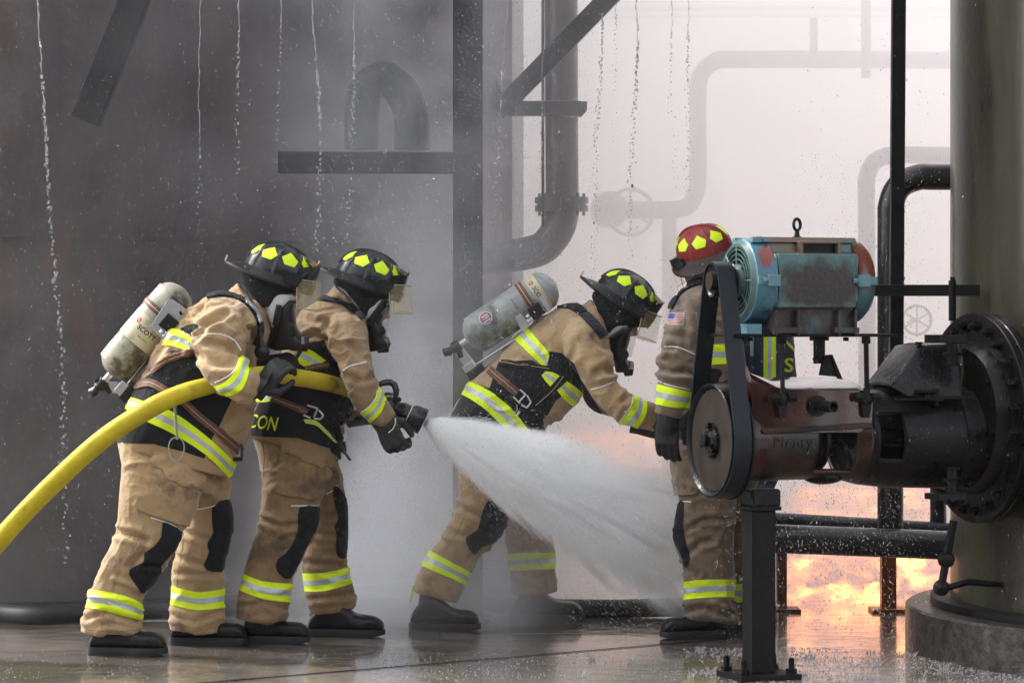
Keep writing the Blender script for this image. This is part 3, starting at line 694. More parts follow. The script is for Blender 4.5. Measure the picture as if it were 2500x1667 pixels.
# ---------------- the blue electric motor ----------------
mR = .172
def burnt(name, base, burn, cx, cz, rx, rz, soft=.5, third=None):
    """painted metal burnt away round a spot; the spot is fixed to the motor itself"""
    m = mat(name, base, .30, col2=(base[0]*1.5, base[1]*1.2, base[2]*1.05), scale=7, amt=.6, bump=.4, bscale=60, spec=.4, rough2=.42, coat=.5, col3=(.02, .02, .02), scale3=9, thr3=.66); N = m.node_tree.nodes; L = m.node_tree.links; b = N['Principled BSDF']
    src = b.inputs['Base Color'].links[0].from_socket; tc = N.new('ShaderNodeTexCoord'); mp = N.new('ShaderNodeMapping'); L.new(tc.outputs['Object'], mp.inputs['Vector'])
    mp.vector_type = 'POINT'; mp.inputs['Location'].default_value = (-cx/rx, 0, -cz/rz); mp.inputs['Scale'].default_value = (1/rx, 0, 1/rz)
    ln = N.new('ShaderNodeVectorMath'); ln.operation = 'LENGTH'; L.new(mp.outputs[0], ln.inputs[0])
    n = N.new('ShaderNodeTexNoise'); n.inputs['Scale'].default_value = 16; n.inputs['Detail'].default_value = 7; n.inputs['Roughness'].default_value = .7; L.new(tc.outputs['Object'], n.inputs['Vector'])
    ad = N.new('ShaderNodeMath'); ad.operation = 'MULTIPLY_ADD'; L.new(n.outputs['Fac'], ad.inputs[0]); ad.inputs[1].default_value = 1.5; L.new(ln.outputs['Value'], ad.inputs[2])
    mr = N.new('ShaderNodeMapRange'); mr.inputs['From Min'].default_value = 1.75-soft/2; mr.inputs['From Max'].default_value = 1.75+soft/2; mr.inputs['To Min'].default_value = 1; mr.inputs['To Max'].default_value = 0; L.new(ad.outputs[0], mr.inputs['Value'])
    mx = N.new('ShaderNodeMix'); mx.data_type = 'RGBA'; L.new(mr.outputs[0], mx.inputs[0]); L.new(src, mx.inputs[6]); mx.inputs[7].default_value = (*burn, 1); L.new(mx.outputs[2], b.inputs['Base Color'])
    return m
aG = PA(z('6', (530, 0))[0][0]); aE = PA(z('6', (1185, 0))[0][0])
aB1 = PA(z('6', (725, 0))[0][0], mR*.9); aB2 = PA(z('6', (1160, 0))[0][0], mR*.9)
motor = thing('electric_motor', 'scorched blue electric motor with rust patches and lifting eye on the pump top plate', 'motor', A3((aG+aE)/2, 0, cP+.007))
def mc(a, b, c): return A3(a, b, c2+c)
_o = motor.location; _s = mc((aB1+aB2)/2+.02, .17, -.02)-_o; burnt('motor_side', (.050, .13, .15), (.014, .008, .008), _s.x, _s.z, .20, .098)
_s = mc(aE-.02, .05, .13)-_o; burnt('motor_end', (.045, .12, .15), (.15, .035, .02), _s.x, _s.z, .15, .13)
_s = mc(aG+.07, .1, .10)-_o; burnt('motor_bell', (.030, .125, .20), (.17, .04, .035), _s.x, _s.z, .03, .05, .3)
_s = mc(aG+.25, .1, .16)-_o; burnt('motor_body', (.050, .12, .13), (.13, .09, .055), _s.x, _s.z, .16, .07, .6)
mat('grille_paint', (.045, .10, .10), .3, col2=(.08, .145, .13), scale=12, bump=.2, bscale=70)
m = MB(); m.lathe(mc(aG, 0, 0), PU, [(.010, 0), (.010, mR-.035), (.002, mR-.03), (.0, mR-.014), (.008, mR-.002), (.02, mR), (aB1-aG-.02, mR+.004), (aB1-aG-.01, mR+.010), (aB1-aG, mR+.010), (aB1-aG, 0)], 64)
part('end_bell', m, 'motor_bell', motor, angle=30)
m = MB(); m.lathe(mc(aE, 0, 0), PU*-1, [(0, 0), (-.0, mR*.55), (.012, mR*.85), (.035, mR*.97), (.07, mR), (aE-aB2-.01, mR+.002), (aE-aB2, mR+.008), (aE-aB2, 0)], 64)
part('drive_end_bell', m, 'motor_end', motor, angle=50)
# fan grille: hub, ring and swept bars over a dark recess
part('fan_recess', MB().lathe(mc(aG+.002, 0, 0), PU, [(.0, 0), (.0, mR-.032), (.007, mR-.032)], 48), 'cast_black', motor)
m = MB(); m.lathe(mc(aG-.012, 0, 0), PU, [(-.012, .0), (-.012, .055), (.0, .068), (.012, .07)], 40)
m.lathe(mc(aG-.010, 0, 0), PU, [(.014, mR-.040), (.0, mR-.034), (-.002, mR-.022), (.014, mR-.008)], 64, cap=False)
for k in range(8):
    a = 2*math.pi*k/8; m.tube([mc(aG-.008, r*math.cos(a), r*math.sin(a)) for r in (.06, .10, mR-.025)], .0045, 6)
for rr in (.088, .108, .127):
    m.tube([mc(aG-.008, rr*math.cos(2*math.pi*i/48), rr*math.sin(2*math.pi*i/48)) for i in range(48)], .0028, 6, loop=True)
part('fan_grille', m, 'grille_paint', motor, angle=40)
m = MB(); m.cyl(mc(aG-.09, 0, 0), mc(aG, 0, 0), .02); m.cyl(mc(aG-.04, 0, 0), mc(aG-.03, 0, 0), .036); part('motor_shaft', m, 'cast_black', motor)
# square framed body
def oct_(a, hw=.165, cut=.05, top=.172, bot=-.105):
    return [mc(a, x, y_) for x, y_ in ((hw, bot+cut*.4), (hw, .095), (hw-.012, .108), (.112, .112), (.098, top-.012), (.08, top), (-.08, top), (-.092, top-.012), (-.112, .112), (-hw, .1), (-hw, bot+cut*.4), (-hw+cut*.4, bot), (hw-cut*.4, bot))]
m = MB(); m.rings([oct_(aB1-.004), oct_(aB2+.004)]); part('stator_frame', m, 'motor_body', motor, bevel=.006, angle=30)
def Qm(x, y, b): return PX(x, y, b, '6')
aL, aR_ = PA(z('6', (742, 0))[0][0], .17), PA(z('6', (1152, 0))[0][0], .17)
m = MB(); m.box(mc((aL+aR_)/2, .162, .000), (aR_-aL)/2, .010, .108, PM); part('side_panel', m, 'motor_side', motor, bevel=.004, smooth=False, label='flat side of the motor scorched black')
m = MB(); aT0, aT1 = PA(z('6', (835, 0))[0][0], .1), PA(z('6', (1050, 0))[0][0], .1)
for (x0, x1, y0, y1) in ((aT0, aT0+.012, .095, .158), (aT1-.012, aT1, .095, .158), (aT0, aT1, .150, .160)):
    m.box(mc((x0+x1)/2, .118, (y0+y1)/2), (x1-x0)/2+.002, .022, (y1-y0)/2, PM)
part('vent_frame', m, 'motor_body', motor, bevel=.003, smooth=False)
m = MB(); m.box(mc((aT0+aT1)/2, .100, .125), (aT1-aT0)/2-.008, .012, .028, PM)
part('vent_opening', m, 'cast_black', motor, smooth=False)
m = MB(); m.rings([[mc(a, x, y_) for x, y_ in ((.115, .155), (.10, .176), (-.10, .176), (-.115, .155))] for a in (aB1-.03, aB2+.02)])
part('top_cover', m, 'motor_body', motor, bevel=.004, smooth=False)
for s_ in (1, -1): part('top_lug', MB().box(mc(aB1-.045, .085*s_, .165), .03, .014, .012, PM), 'motor_blue', motor, bevel=.003, smooth=False)
for a, nm in ((aB1-.018, 0), (aB2+.018, 1)):
    m = MB(); q = mc(a, mR+.002, .0); m.box(q, .026, .018, .024, PM); m.cyl(q-PU*.045, q+PU*.02, .013, n=6); m.box(mc(a-.02*(1-2*nm)*1., mR-.012, .0), .045, .014, .017, PM)
    part('tie_lug', m, 'motor_blue', motor, bevel=.003, angle=30)
# feet
m = MB()
for x0, x1 in ((712, 845), (1045, 1150)):
    for b in (.13, -.13):
        p, q = PA(z('6', (x0, 0))[0][0], .15), PA(z('6', (x1, 0))[0][0], .15); m.box(mc((p+q)/2, b, (cP-c2)+.02), (q-p)/2+.012, .035, .012, PM)
        for a in (p+.01, q-.005): m.box(mc(a, b, (cP-c2)+.05), .006, .038, .05, PM)
m.box(mc((aB1+aB2)/2, .0, (cP-c2)/2-.05+.003), (aB2-aB1)/2-.01, .135, (-.10-(cP-c2))/2, PM)
part('mounting_feet', m, 'motor_scorched', motor, bevel=.003, smooth=False)
m = MB(); p = PA(z('6', (590, 0))[0][0], .1); m.box(mc(p, .05, (cP-c2)+.025), .03, .1, .02, PM); part('end_foot', m, 'motor_blue', motor, bevel=.003, smooth=False)
# lifting eye
ae = PA(z('6', (840, 0))[0][0], .0); q = mc(ae, 0, 0); q.z = PC(*z('6', (840, 62))[0])+PO.z; rr = .0235
m = MB(); d1 = norm(PU+PN*.55*-1); m.tube([q+(d1*math.cos(2*math.pi*i/24)+PZ*math.sin(2*math.pi*i/24))*rr for i in range(24)], .0065, 8, loop=True)
m.cyl(q-PZ*rr*.9, q-PZ*(rr+.03), .008, .013, n=12); m.cyl(q-PZ*(rr+.026), q-PZ*(rr+.034), .02, n=16); part('lifting_eye', m, 'cast_black', motor, angle=40)
# ---------------- firefighters: shared gear ----------------
mat('turnout_cloth', (.225, .146, .070), .85, col2=(.44, .302, .155), scale=4.2, amt=.85, bump=.5, bscale=210, bump2=.6, bscale2=21, col3=(.17, .105, .058), scale3=4.5, thr3=.60, sheen=.25, spec=.25)
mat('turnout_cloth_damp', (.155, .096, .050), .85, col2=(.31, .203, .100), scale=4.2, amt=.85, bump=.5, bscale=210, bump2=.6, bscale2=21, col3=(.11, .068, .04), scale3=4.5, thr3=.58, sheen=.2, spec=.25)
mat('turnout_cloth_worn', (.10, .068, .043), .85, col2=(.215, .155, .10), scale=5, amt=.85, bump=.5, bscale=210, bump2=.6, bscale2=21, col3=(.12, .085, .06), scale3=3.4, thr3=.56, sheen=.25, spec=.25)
mat('black_cloth', (.006, .0065, .008), .8, col2=(.017, .018, .021), scale=9, amt=.7, bump=.35, bscale=160, bump2=.4, bscale2=22, sheen=.05, spec=.15)
mat('navy_cloth', (.030, .042, .075), .8, col2=(.05, .065, .10), scale=9, amt=.7, bump=.35, bscale=160, bump2=.4, bscale2=22, spec=.3)
mat('lime_trim', (.66, .90, .008), .55, emit=None, bump=.25, bscale=180, col2=(.76, .95, .012), scale=30, amt=.5)
mat('silver_trim', (.42, .46, .50), .45, .25, bump=.3, bscale=260, col2=(.52, .56, .6), scale=30, amt=.5)
mat('white_piping', (.75, .77, .78), .5)
mat('seam', (.16, .095, .05), .8)
mat('helmet_black', (.004, .006, .008), .28, col2=(.012, .015, .017), scale=14, amt=.6, bump=.35, bscale=110, rough2=.42, spec=.35, coat=.25)
mat('helmet_red', (.17, .016, .016), .33, col2=(.24, .035, .03), scale=14, amt=.6, bump=.2, bscale=110, rough2=.45, spec=.3)
mat('brim_black', (.006, .006, .007), .45, col2=(.016, .016, .017), scale=10, amt=.6, bump=.4, bscale=90, spec=.3)
mat('brim_grey', (.020, .016, .016), .6, col2=(.05, .028, .028), scale=10, amt=.6, bump=.4, bscale=90, spec=.25)
mat('leather_front', (.02, .018, .013), .45, col2=(.30, .22, .11), scale=30, amt=.25, bump=.5, bscale=60)
mat('sticker', (.66, .90, .01), .5)
mat('hood_white', (.62, .61, .57), .8, col2=(.7, .69, .65), scale=10, bump=.3, bscale=60, bump2=.3, bscale2=12)
mat('mask_black', (.004, .004, .005), .38, bump=.2, bscale=80, spec=.5)
mat('amber_visor', (.85, .70, .38), .12, alpha=.11, spec=.6, bump=.3, bscale=260)
mat('visor_rim', (.45, .36, .18), .3)
mat('mask_lens', (.75, .66, .62), .08, alpha=.18, spec=.7)
mat('skin', (.42, .25, .18), .5, bump=.1, bscale=150)
mat('glove_black', (.006, .006, .007), .55, col2=(.016, .016, .017), scale=20, bump=.4, bscale=120, bump2=.5, bscale2=40)
mat('boot_black', (.004, .004, .005), .30, col2=(.015, .015, .015), scale=12, bump=.3, bscale=90, bump2=.4, bscale2=20, spec=.35)
mat('boot_sole', (.010, .010, .010), .5, bump=.3, bscale=90)
mat('brown_strap', (.085, .035, .022), .6, col2=(.14, .06, .035), scale=30, bump=.3, bscale=200)
mat('strap_stripe', (.55, .38, .22), .6)
mat('buckle_metal', (.5, .5, .5), .3, .9)
mat('cylinder_grey', (.20, .215, .215), .35, col2=(.33, .35, .34), scale=9, amt=.6, bump=.25, bscale=110, col3=(.07, .08, .05), scale3=5, thr3=.57, stretch=(1, 1, 1), rough2=.5, coat=.2)
mat('cylinder_tan', (.25, .235, .17), .38, col2=(.42, .39, .30), scale=9, amt=.6, bump=.25, bscale=110, col3=(.06, .058, .04), scale3=5, thr3=.53, rough2=.5, coat=.2)
mat('label_cream', (.60, .55, .36), .45, col2=(.45, .42, .28), scale=12, amt=.7, col3=(.3, .28, .2), scale3=14, thr3=.6)
mat('label_white', (.62, .64, .62), .45, col2=(.5, .52, .5), scale=12)
mat('ink_red', (.42, .03, .03), .5); mat('ink_black', (.02, .02, .02), .5); mat('ink_blue', (.05, .08, .3), .5)
mat('pack_metal', (.48, .49, .5), .35, .8, col2=(.6, .6, .6), scale=20, bump=.1, bscale=60)
mat('yellow_hose', (.36, .27, .010), .6, col2=(.58, .47, .02), scale=11, amt=.8, bump=.9, bscale=330, bump2=.25, bscale2=30, col3=(.20, .14, .015), scale3=9, thr3=.64, spec=.3)
mat('nozzle_black', (.005, .005, .006), .3, bump=.2, bscale=80, spec=.6)
mat('yellow_letters', (.70, .78, .02), .55)
mat('rope_grey', (.30, .33, .25), .7, bump=.5, bscale=300)

def M4(o, f, u):
    f = norm(f); l = norm(Vector(u).cross(f)); u = f.cross(l)
    return Matrix(((f.x, l.x, u.x, o.x), (f.y, l.y, u.y, o.y), (f.z, l.z, u.z, o.z), (0, 0, 0, 1)))
def xf(mb, M): mb.v = [tuple(M @ Vector(p)) for p in mb.v]; return mb
def helmet(root, o, f, u, dome_m='helmet_black', brim_m='brim_black', visor=True, vpitch=0., ring=True, s=1., front=True, droop=1., wide=1.):
    M = M4(o, f, u) @ Matrix.Scale(s, 4)
    A_, B_, H_ = .146, .120, .124
    def dp(az, el, dr=0.):                                      # point on the dome
        e = math.cos(el)**.82; q = math.sin(el)
        x, y, zz = A_*e*math.cos(az), B_*e*math.sin(az), H_*q
        n = Vector((x/A_**2, y/B_**2, zz/H_**2)).normalized()
        return Vector((x, y, zz))+n*dr
    m = MB(); rs = []; n = 144
    for i in range(20):
        el = R(-6+96*i/19.05); row = []
        for k in range(n):
            az = 2*math.pi*k/n; d = min(abs((az-q*math.pi/4+math.pi) % (2*math.pi)-math.pi) for q in range(8))*math.cos(el)
            row.append(dp(az, el, .0055*math.exp(-(d/.055)**2)))
        rs.append(row)
    m.rings(rs); hl = part('helmet', xf(m, M), dome_m, root, angle=60)
    m = MB(); m.tube([dp(0 if t < 90 else math.pi, R(t if t < 90 else 180-t), .004) for t in range(8, 173, 5)], [.009]*33, 10, flat=.8); part('crest', xf(m, M), dome_m, hl)
    # brim
    def ro(az):
        c = math.cos(az); sd_ = abs(math.sin(az))
        x = (.168 if c > 0 else .235)*c*wide; y = .150*wide*math.sin(az)*(1-.10*max(0, -c))
        return x, y
    m = MB(); n = 72; top = []; rows = [[] for _ in range(8)]
    for k in range(n):
        az = 2*math.pi*k/n; xi, yi = A_*.97*math.cos(az), B_*.97*math.sin(az); xo, yo = ro(az); c = math.cos(az); s_ = math.sin(az)**2
        back = max(0, -c)
        zo = (-.018-.024*s_-.004*max(0, c)-.006*back**4)*droop
        def P(t, dz): return Vector((xi+(xo-xi)*t, yi+(yo-yi)*t, zo*t**1.3+dz))
        for i, (t, dz) in enumerate(((0, 0), (.5, .0), (.93, .0), (1, .004), (1.02, -.001), (1, -.007), (.5, -.005), (0, -.006))): rows[i].append(P(t, dz))
    m.rings(rows, False, False, loop=True); part('brim', xf(m, M), brim_m, hl, angle=60)
    # stickers between the ribs
    for q in range(8):
        az0 = R(22.5+45*q); pen = []
        for a in ((-1, .0), (-.62, -.75), (.62, -.75), (1, .0), (0, .95)):
            el = R(36)+a[1]*R(19); pen.append((az0+a[0]*R(14.5)/max(.5, math.cos(el)), el))
        c = (az0, R(35)); m = MB(); v = []; fc = []; nn = 3
        outl = []
        for i in range(5):
            a, b = pen[i], pen[(i+1) % 5]
            outl += [(a[0]+(b[0]-a[0])*t/4, a[1]+(b[1]-a[1])*t/4) for t in range(4)]
        rs = [[dp(c[0]+(p[0]-c[0])*t, c[1]+(p[1]-c[1])*t, .0042 if t < 1.0 else .0042) for p in outl] for t in (.02, .35, .7, 1.)]
        rs.append([dp(p[0], p[1], .001) for p in outl])
        m.rings(rs, True, False); part('reflective_sticker', xf(m, M), 'sticker', hl, angle=40)
    if front:
        m = MB(); sh = [(-.052, -.002), (-.060, .03), (-.05, .075), (-.02, .094), (0, .098), (.02, .094), (.05, .075), (.060, .03), (.052, -.002)]
        rs = [[Vector((.160+dx+.10*zz*.12, y, zz)) for y, zz in sh] for dx in (0, .006)]
        m.rings(rs); part('front_shield', xf(m, M), 'helmet_black', hl, angle=40)
        m = MB(); m.rings([[Vector(p) for p in row] for row in (((.045, -.022, H_*.93), (.045, .022, H_*.93), (.05, .022, H_*.87), (.05, -.022, H_*.87)), ((.164, -.045, .092), (.164, .045, .092), (.155, .045, .07), (.155, -.045, .07)))]); 
        part('shield_holder', xf(m, M), 'leather_front', hl, smooth=False, bevel=.003)
        for s_ in (1, -1):
            m = MB(); m.prism([Vector((.10, s_*.095, .055)), Vector((.160, s_*.056, .08)), Vector((.160, s_*.056, .0)), Vector((.11, s_*.1, -.005))], (0, s_*.004, 0))
            part('side_cheek', xf(m, M), 'helmet_black', hl, smooth=False)
    if ring:
        m = MB(); c = Vector((-.235, 0, -.012)); m.tube([c+Vector((.0, math.cos(a)*.006, math.sin(a)*.014)) for a in [2*math.pi*i/16 for i in range(16)]], .0022, 6, loop=True); m.cyl(c+Vector((0, 0, -.01)), c+Vector((0, 0, .016)), .004, n=8)
        part('brim_ring', xf(m, M), 'strap_stripe', hl)
    if visor:
        Mv = M4(o, Matrix.Rotation(vpitch, 3, Vector(f).cross(Vector(u))) @ Vector(f), Matrix.Rotation(vpitch, 3, Vector(f).cross(Vector(u))) @ Vector(u)) @ Matrix.Scale(s, 4)
        m = MB(); rs = []
        for t in range(7):
            zz = -.025-.125*t/6; row = []
            for k in range(25):
                a = R(-68+136*k/24); row.append(Vector((.045+.150*math.cos(a)+.012*t/6, .128*math.sin(a), zz)))
            rs.append(row)
        m.rings(rs, False, False, close=False); vs = part('visor', xf(m, Mv), 'amber_visor', hl, angle=180)
        md = vs.modifiers.new('th', 'SOLIDIFY'); md.thickness = .0025
        m = MB(); m.tube(rs[0]+[r[-1] for r in rs[1:-1]]+rs[-1][::-1]+[r[0] for r in rs[1:-1]][::-1], .0022, 6, loop=True); part('visor_edge', xf(m, Mv), 'visor_rim', hl)
        for s_ in (1, -1):
            m = MB(); m.cyl((.075, s_*.105, -.004), (.075, s_*.135, -.004), .020); m.rings([[Vector((.06, s_*.122, -.03)), Vector((.12, s_*.122, -.03)), Vector((.13, s_*.118, .02)), Vector((.08, s_*.122, .03))], [Vector((.06, s_*.130, -.03)), Vector((.12, s_*.130, -.03)), Vector((.13, s_*.126, .02)), Vector((.08, s_*.130, .03))]])
            part('visor_hinge', xf(m, M), 'helmet_black', hl, angle=40)
        m = MB(); m.rings([[Vector((.10, s_*.10, -.05)), Vector((.17, s_*.07, -.05)), Vector((.175, s_*.06, .0)), Vector((.11, s_*.11, .0))] for s_ in (1, .3, -.3, -1)], True, True); part('visor_bracket', xf(m, M), 'helmet_black', hl, smooth=False, bevel=.004)
    return hl
def boot(root, heel, toe, width=.052, h=.20, lean=0., yellow=False, shaft=None):
    """heel, toe: ground points at the sole's ends"""
    f = (toe-heel); L = f.length; M = M4(heel, f, (0, 0, 1)); m = MB()
    S = [(.0, .060, .034, .032), (.015, .095, .043, .03), (.06, .15, .046, .03), (.10, .165, .047, .03), (.145, .150, .046, .03), (.19, .118, .047, .03), (.225, .103, .051, .03), (.265, .101, .054, .03), (.298, .094, .049, .03), (.320, .076, .038, .03), (.331, .052, .020, .032)]
    S = smoothpts([(a*L/.33, b, c, d) for a, b, c, d in S], 3); rs = []
    for x, h_, w_, b_ in S:
        row = []
        for k in range(24):
            t = 2*math.pi*k/24; c, s_ = math.cos(t), math.sin(t)
            row.append(Vector((x, w_*abs(c)**(.75)*(1 if c > 0 else -1), (h_+b_)/2+(h_-b_)/2*abs(s_)**.8*(1 if s_ > 0 else -1))))
        rs.append(row)
    m.rings(rs); rs = []
    for t in range(5):
        zz = .09+(h-.07)*t/4; rs.append([Vector((.082*L/.33+lean*(zz-.1)+.050*math.cos(a), .040*math.sin(a), zz)) for a in [2*math.pi*i/24 for i in range(24)]])
    m.rings(rs); me = union(m, .005, 5); me.transform(M)
    wrinkle(me, [(M @ Vector((0, 0, .1)), M @ Vector((L, 0, .1)), .5)], .004, 3)
    b = part('boot', me, 'boot_black', root, angle=180)
    m = MB(); ol = []
    for x, w_ in smoothpts([(-.006, .030), (.01, .042), (.06, .046), (.12, .043), (.17, .045), (.22, .053), (.27, .054), (.31, .044), (.332, .022), (.338, .005)], 3): ol.append((x*L/.33, w_))
    out = [Vector((x, w_, 0)) for x, w_ in ol]+[Vector((x, -w_, 0)) for x, w_ in ol[::-1]]
    lv = lambda x, top: (.036 if top else 0+(max(0, x-.27*L/.33)*.18))
    m.rings([[Vector((p.x, p.y, lv(p.x, 0))) for p in out], [Vector((p.x*1.004, p.y*1.04, .02)) for p in out], [Vector((p.x, p.y*.98, lv(p.x, 1))) for p in out]]); part('sole', xf(m, M), 'boot_sole', b, angle=40)
    if yellow:
        m = MB(); m.bar((-.004, 0, .13), (.012, 0, .21), .03, .006, up=(1, 0, 0)); part('pull_loop', xf(m, M), 'lime_trim', b, smooth=False)
    return b
def glove(root, wrist, f, n, curl=(45, 55, 40), side=1, s=1.12, spread=3, cuffdir=None, thumb=(35, 25), m_='glove_black', nm='glove', knuckle=None):
    """f: along the back of the hand; n: out of the back of the hand; side: +1 if the thumb is on the left of f seen from the back"""
    M = M4(wrist, f, n) @ Matrix.Scale(s, 4); m = MB()
    rs = []
    for x, w_, h_ in ((-.03, .030, .024), (0, .031, .021), (.03, .040, .019), (.065, .045, .018), (.088, .044, .016), (.1, .036, .012)):
        rs.append([Vector((x, w_*math.cos(a), h_*math.sin(a))) for a in [2*math.pi*i/16 for i in range(16)]])
    m.rings(rs)
    for i, (y, L) in enumerate(((.031, .078), (.011, .088), (-.010, .082), (-.030, .064))):
        y *= side; p = Vector((.075, y, .001)); ang = 0; pts = [p, Vector((.092, y*1.03, .001))]; d0 = Vector((1, y*.9, 0)).normalized()
        cur = pts[-1]
        for j, q in enumerate((.42, .32, .26)):
            ang += R(curl[j]*(1+.08*(i-1.5))); d = d0*math.cos(ang)+Vector((0, 0, -1))*math.sin(ang); cur = cur+d*L*q; pts.append(cur)
        m.tube(smoothpts([tuple(p) for p in pts], 2), [.0118]*2+[.0118-.0005*k for k in range(len(smoothpts([tuple(p) for p in pts], 2))-2)], 10); m.ball(cur, .0095, 6)
    p = Vector((.01, side*.026, -.006)); d = Vector((.62, side*.72, -.30)).normalized(); q = p+d*.04; d2 = Vector((.85, side*.25*(1-thumb[0]/40), -.5)).normalized(); q2 = q+d2*.034; q3 = q2+Vector((.9, -side*.1, -.45)).normalized()*.026
    m.tube([p, q, q2, q3], [.017, .0145, .0128, .0105], 10); m.ball(q3, .0105, 6)
    me = union(m, .0042, 2, .5); me.transform(M); g = part(nm, me, m_, root, angle=180)
    return g
def band(root, sk, e1, e2, yr=None, both=True, parent=None, off=.003, name='reflective_band'):
    e1, e2 = smoothpts(e1, 3) if len(e1) > 2 else e1, smoothpts(e2, 3) if len(e2) > 2 else e2
    def at(e, t):
        q = t*(len(e)-1); i = min(int(q), len(e)-2); q -= i; return (e[i][0]+(e[i+1][0]-e[i][0])*q, e[i][1]+(e[i+1][1]-e[i][1])*q)
    n = max(len(e1), len(e2))
    def strip(t0, t1, ext=0):
        A = [at(e1, i/(n-1)) for i in range(n)]; B = [at(e2, i/(n-1)) for i in range(n)]
        if ext:
            for L in (A, B):
                for i, j in ((0, 1), (-1, -2)):
                    dx, dy = L[i][0]-L[j][0], L[i][1]-L[j][1]; q = math.hypot(dx, dy)+1e-6; L[i] = (L[i][0]+dx/q*ext, L[i][1]+dy/q*ext)
        a = [(p[0]+(q[0]-p[0])*t0, p[1]+(q[1]-p[1])*t0) for p, q in zip(A, B)]; b = [(p[0]+(q[0]-p[0])*t1, p[1]+(q[1]-p[1])*t1) for p, q in zip(A, B)]
        return a+b[::-1]
    ext = 10 if both else 0
    y = sk.decal(strip(0, 1, ext), off, both, yr); s_ = sk.decal(strip(.35, .65, ext), off+.0012, both, yr)
    if y is None: print('EMPTY band', name, e1[0]); return
    bnd = part(name, y, 'lime_trim', root, angle=50)
    if s_ is not None: part('silver_stripe', s_, 'silver_trim', bnd, angle=50)
    return bnd
def patch(root, sk, poly, m_, name, off=.002, yr=None, both=False, smo=2, label=None):
    P = smoothpts(poly, smo, True) if smo > 1 else poly
    me = sk.decal(P, off, both, yr)
    if me is None: print('EMPTY patch', name); return None
    return part(name, me, m_, root, angle=50, label=label)
def ribbon(root, sk, pts, hw, m_, name, off=.006, yr=None, stripe=False):
    P = smoothpts(pts, 3); L = []; Rr = []
    for i, p in enumerate(P):
        a, b = P[max(i-1, 0)], P[min(i+1, len(P)-1)]; dx, dy = b[0]-a[0], b[1]-a[1]; q = math.hypot(dx, dy)+1e-6
        L.append((p[0]-dy/q*hw, p[1]+dx/q*hw)); Rr.append((p[0]+dy/q*hw, p[1]-dx/q*hw))
    me = sk.decal(L+Rr[::-1], off, False, yr)
    if me is None: print('EMPTY ribbon', name); return
    o = part(name, me, m_, root, angle=50)
    if stripe:
        me = sk.line([p for p in P], .0013, off+.0006)
        if me.v: part('stripe', me, 'strap_stripe', o)
    return o
def piping(root, sk, pts, r=.0028, m_='white_piping', name='piping', lift=.001, ymin=0):
    mb = sk.line(smoothpts(pts, 3), r, lift, ymin)
    if mb.v: return part(name, mb, m_, root)
    print('EMPTY piping', name, pts[0])
def seam(root, sk, lines, ymin=0):
    m = MB()
    for l in lines:
        q = sk.line(smoothpts(l, 3), .0011, .0004, ymin, n=5)
        if q.v: m.add(q.v, q.f)
    if m.v: o = part('seam', m, 'seam', root)
def letters(root, sk, body, c, h, rot, m_, name='lettering', yr=None, off=.0025, skew=0., bold=.0, width=1., ymin=0, space=1.):
    """text laid onto the garment: c centre px, h letter height px, rot degrees"""
    me = textmesh(body, 1.0, 0, bold=bold, space=space)
    bm = bmesh.new(); bm.from_mesh(me); bmesh.ops.triangulate(bm, faces=bm.faces)
    bmesh.ops.subdivide_edges(bm, edges=[e for e in bm.edges if e.calc_length() > .12], cuts=2, use_grid_fill=False)
    bmesh.ops.triangulate(bm, faces=bm.faces); a = R(rot)
    bad = []
    for v in bm.verts:
        x, y = v.co.x*width+v.co.y*skew, -v.co.y; s_ = h/.7
        px, py = c[0]+(x*math.cos(a)-y*math.sin(a))*s_, c[1]+(x*math.sin(a)+y*math.cos(a))*s_
        hit, n = sk.hit(px, py, ymin)
        if hit is None: bad.append(v)
        else: v.co = hit-norm(hit-CAM)*off+n*off*.3
    bmesh.ops.delete(bm, geom=bad, context='VERTS'); bm.to_mesh(me); bm.free()
    return part(name, me, m_, root, smooth=False)
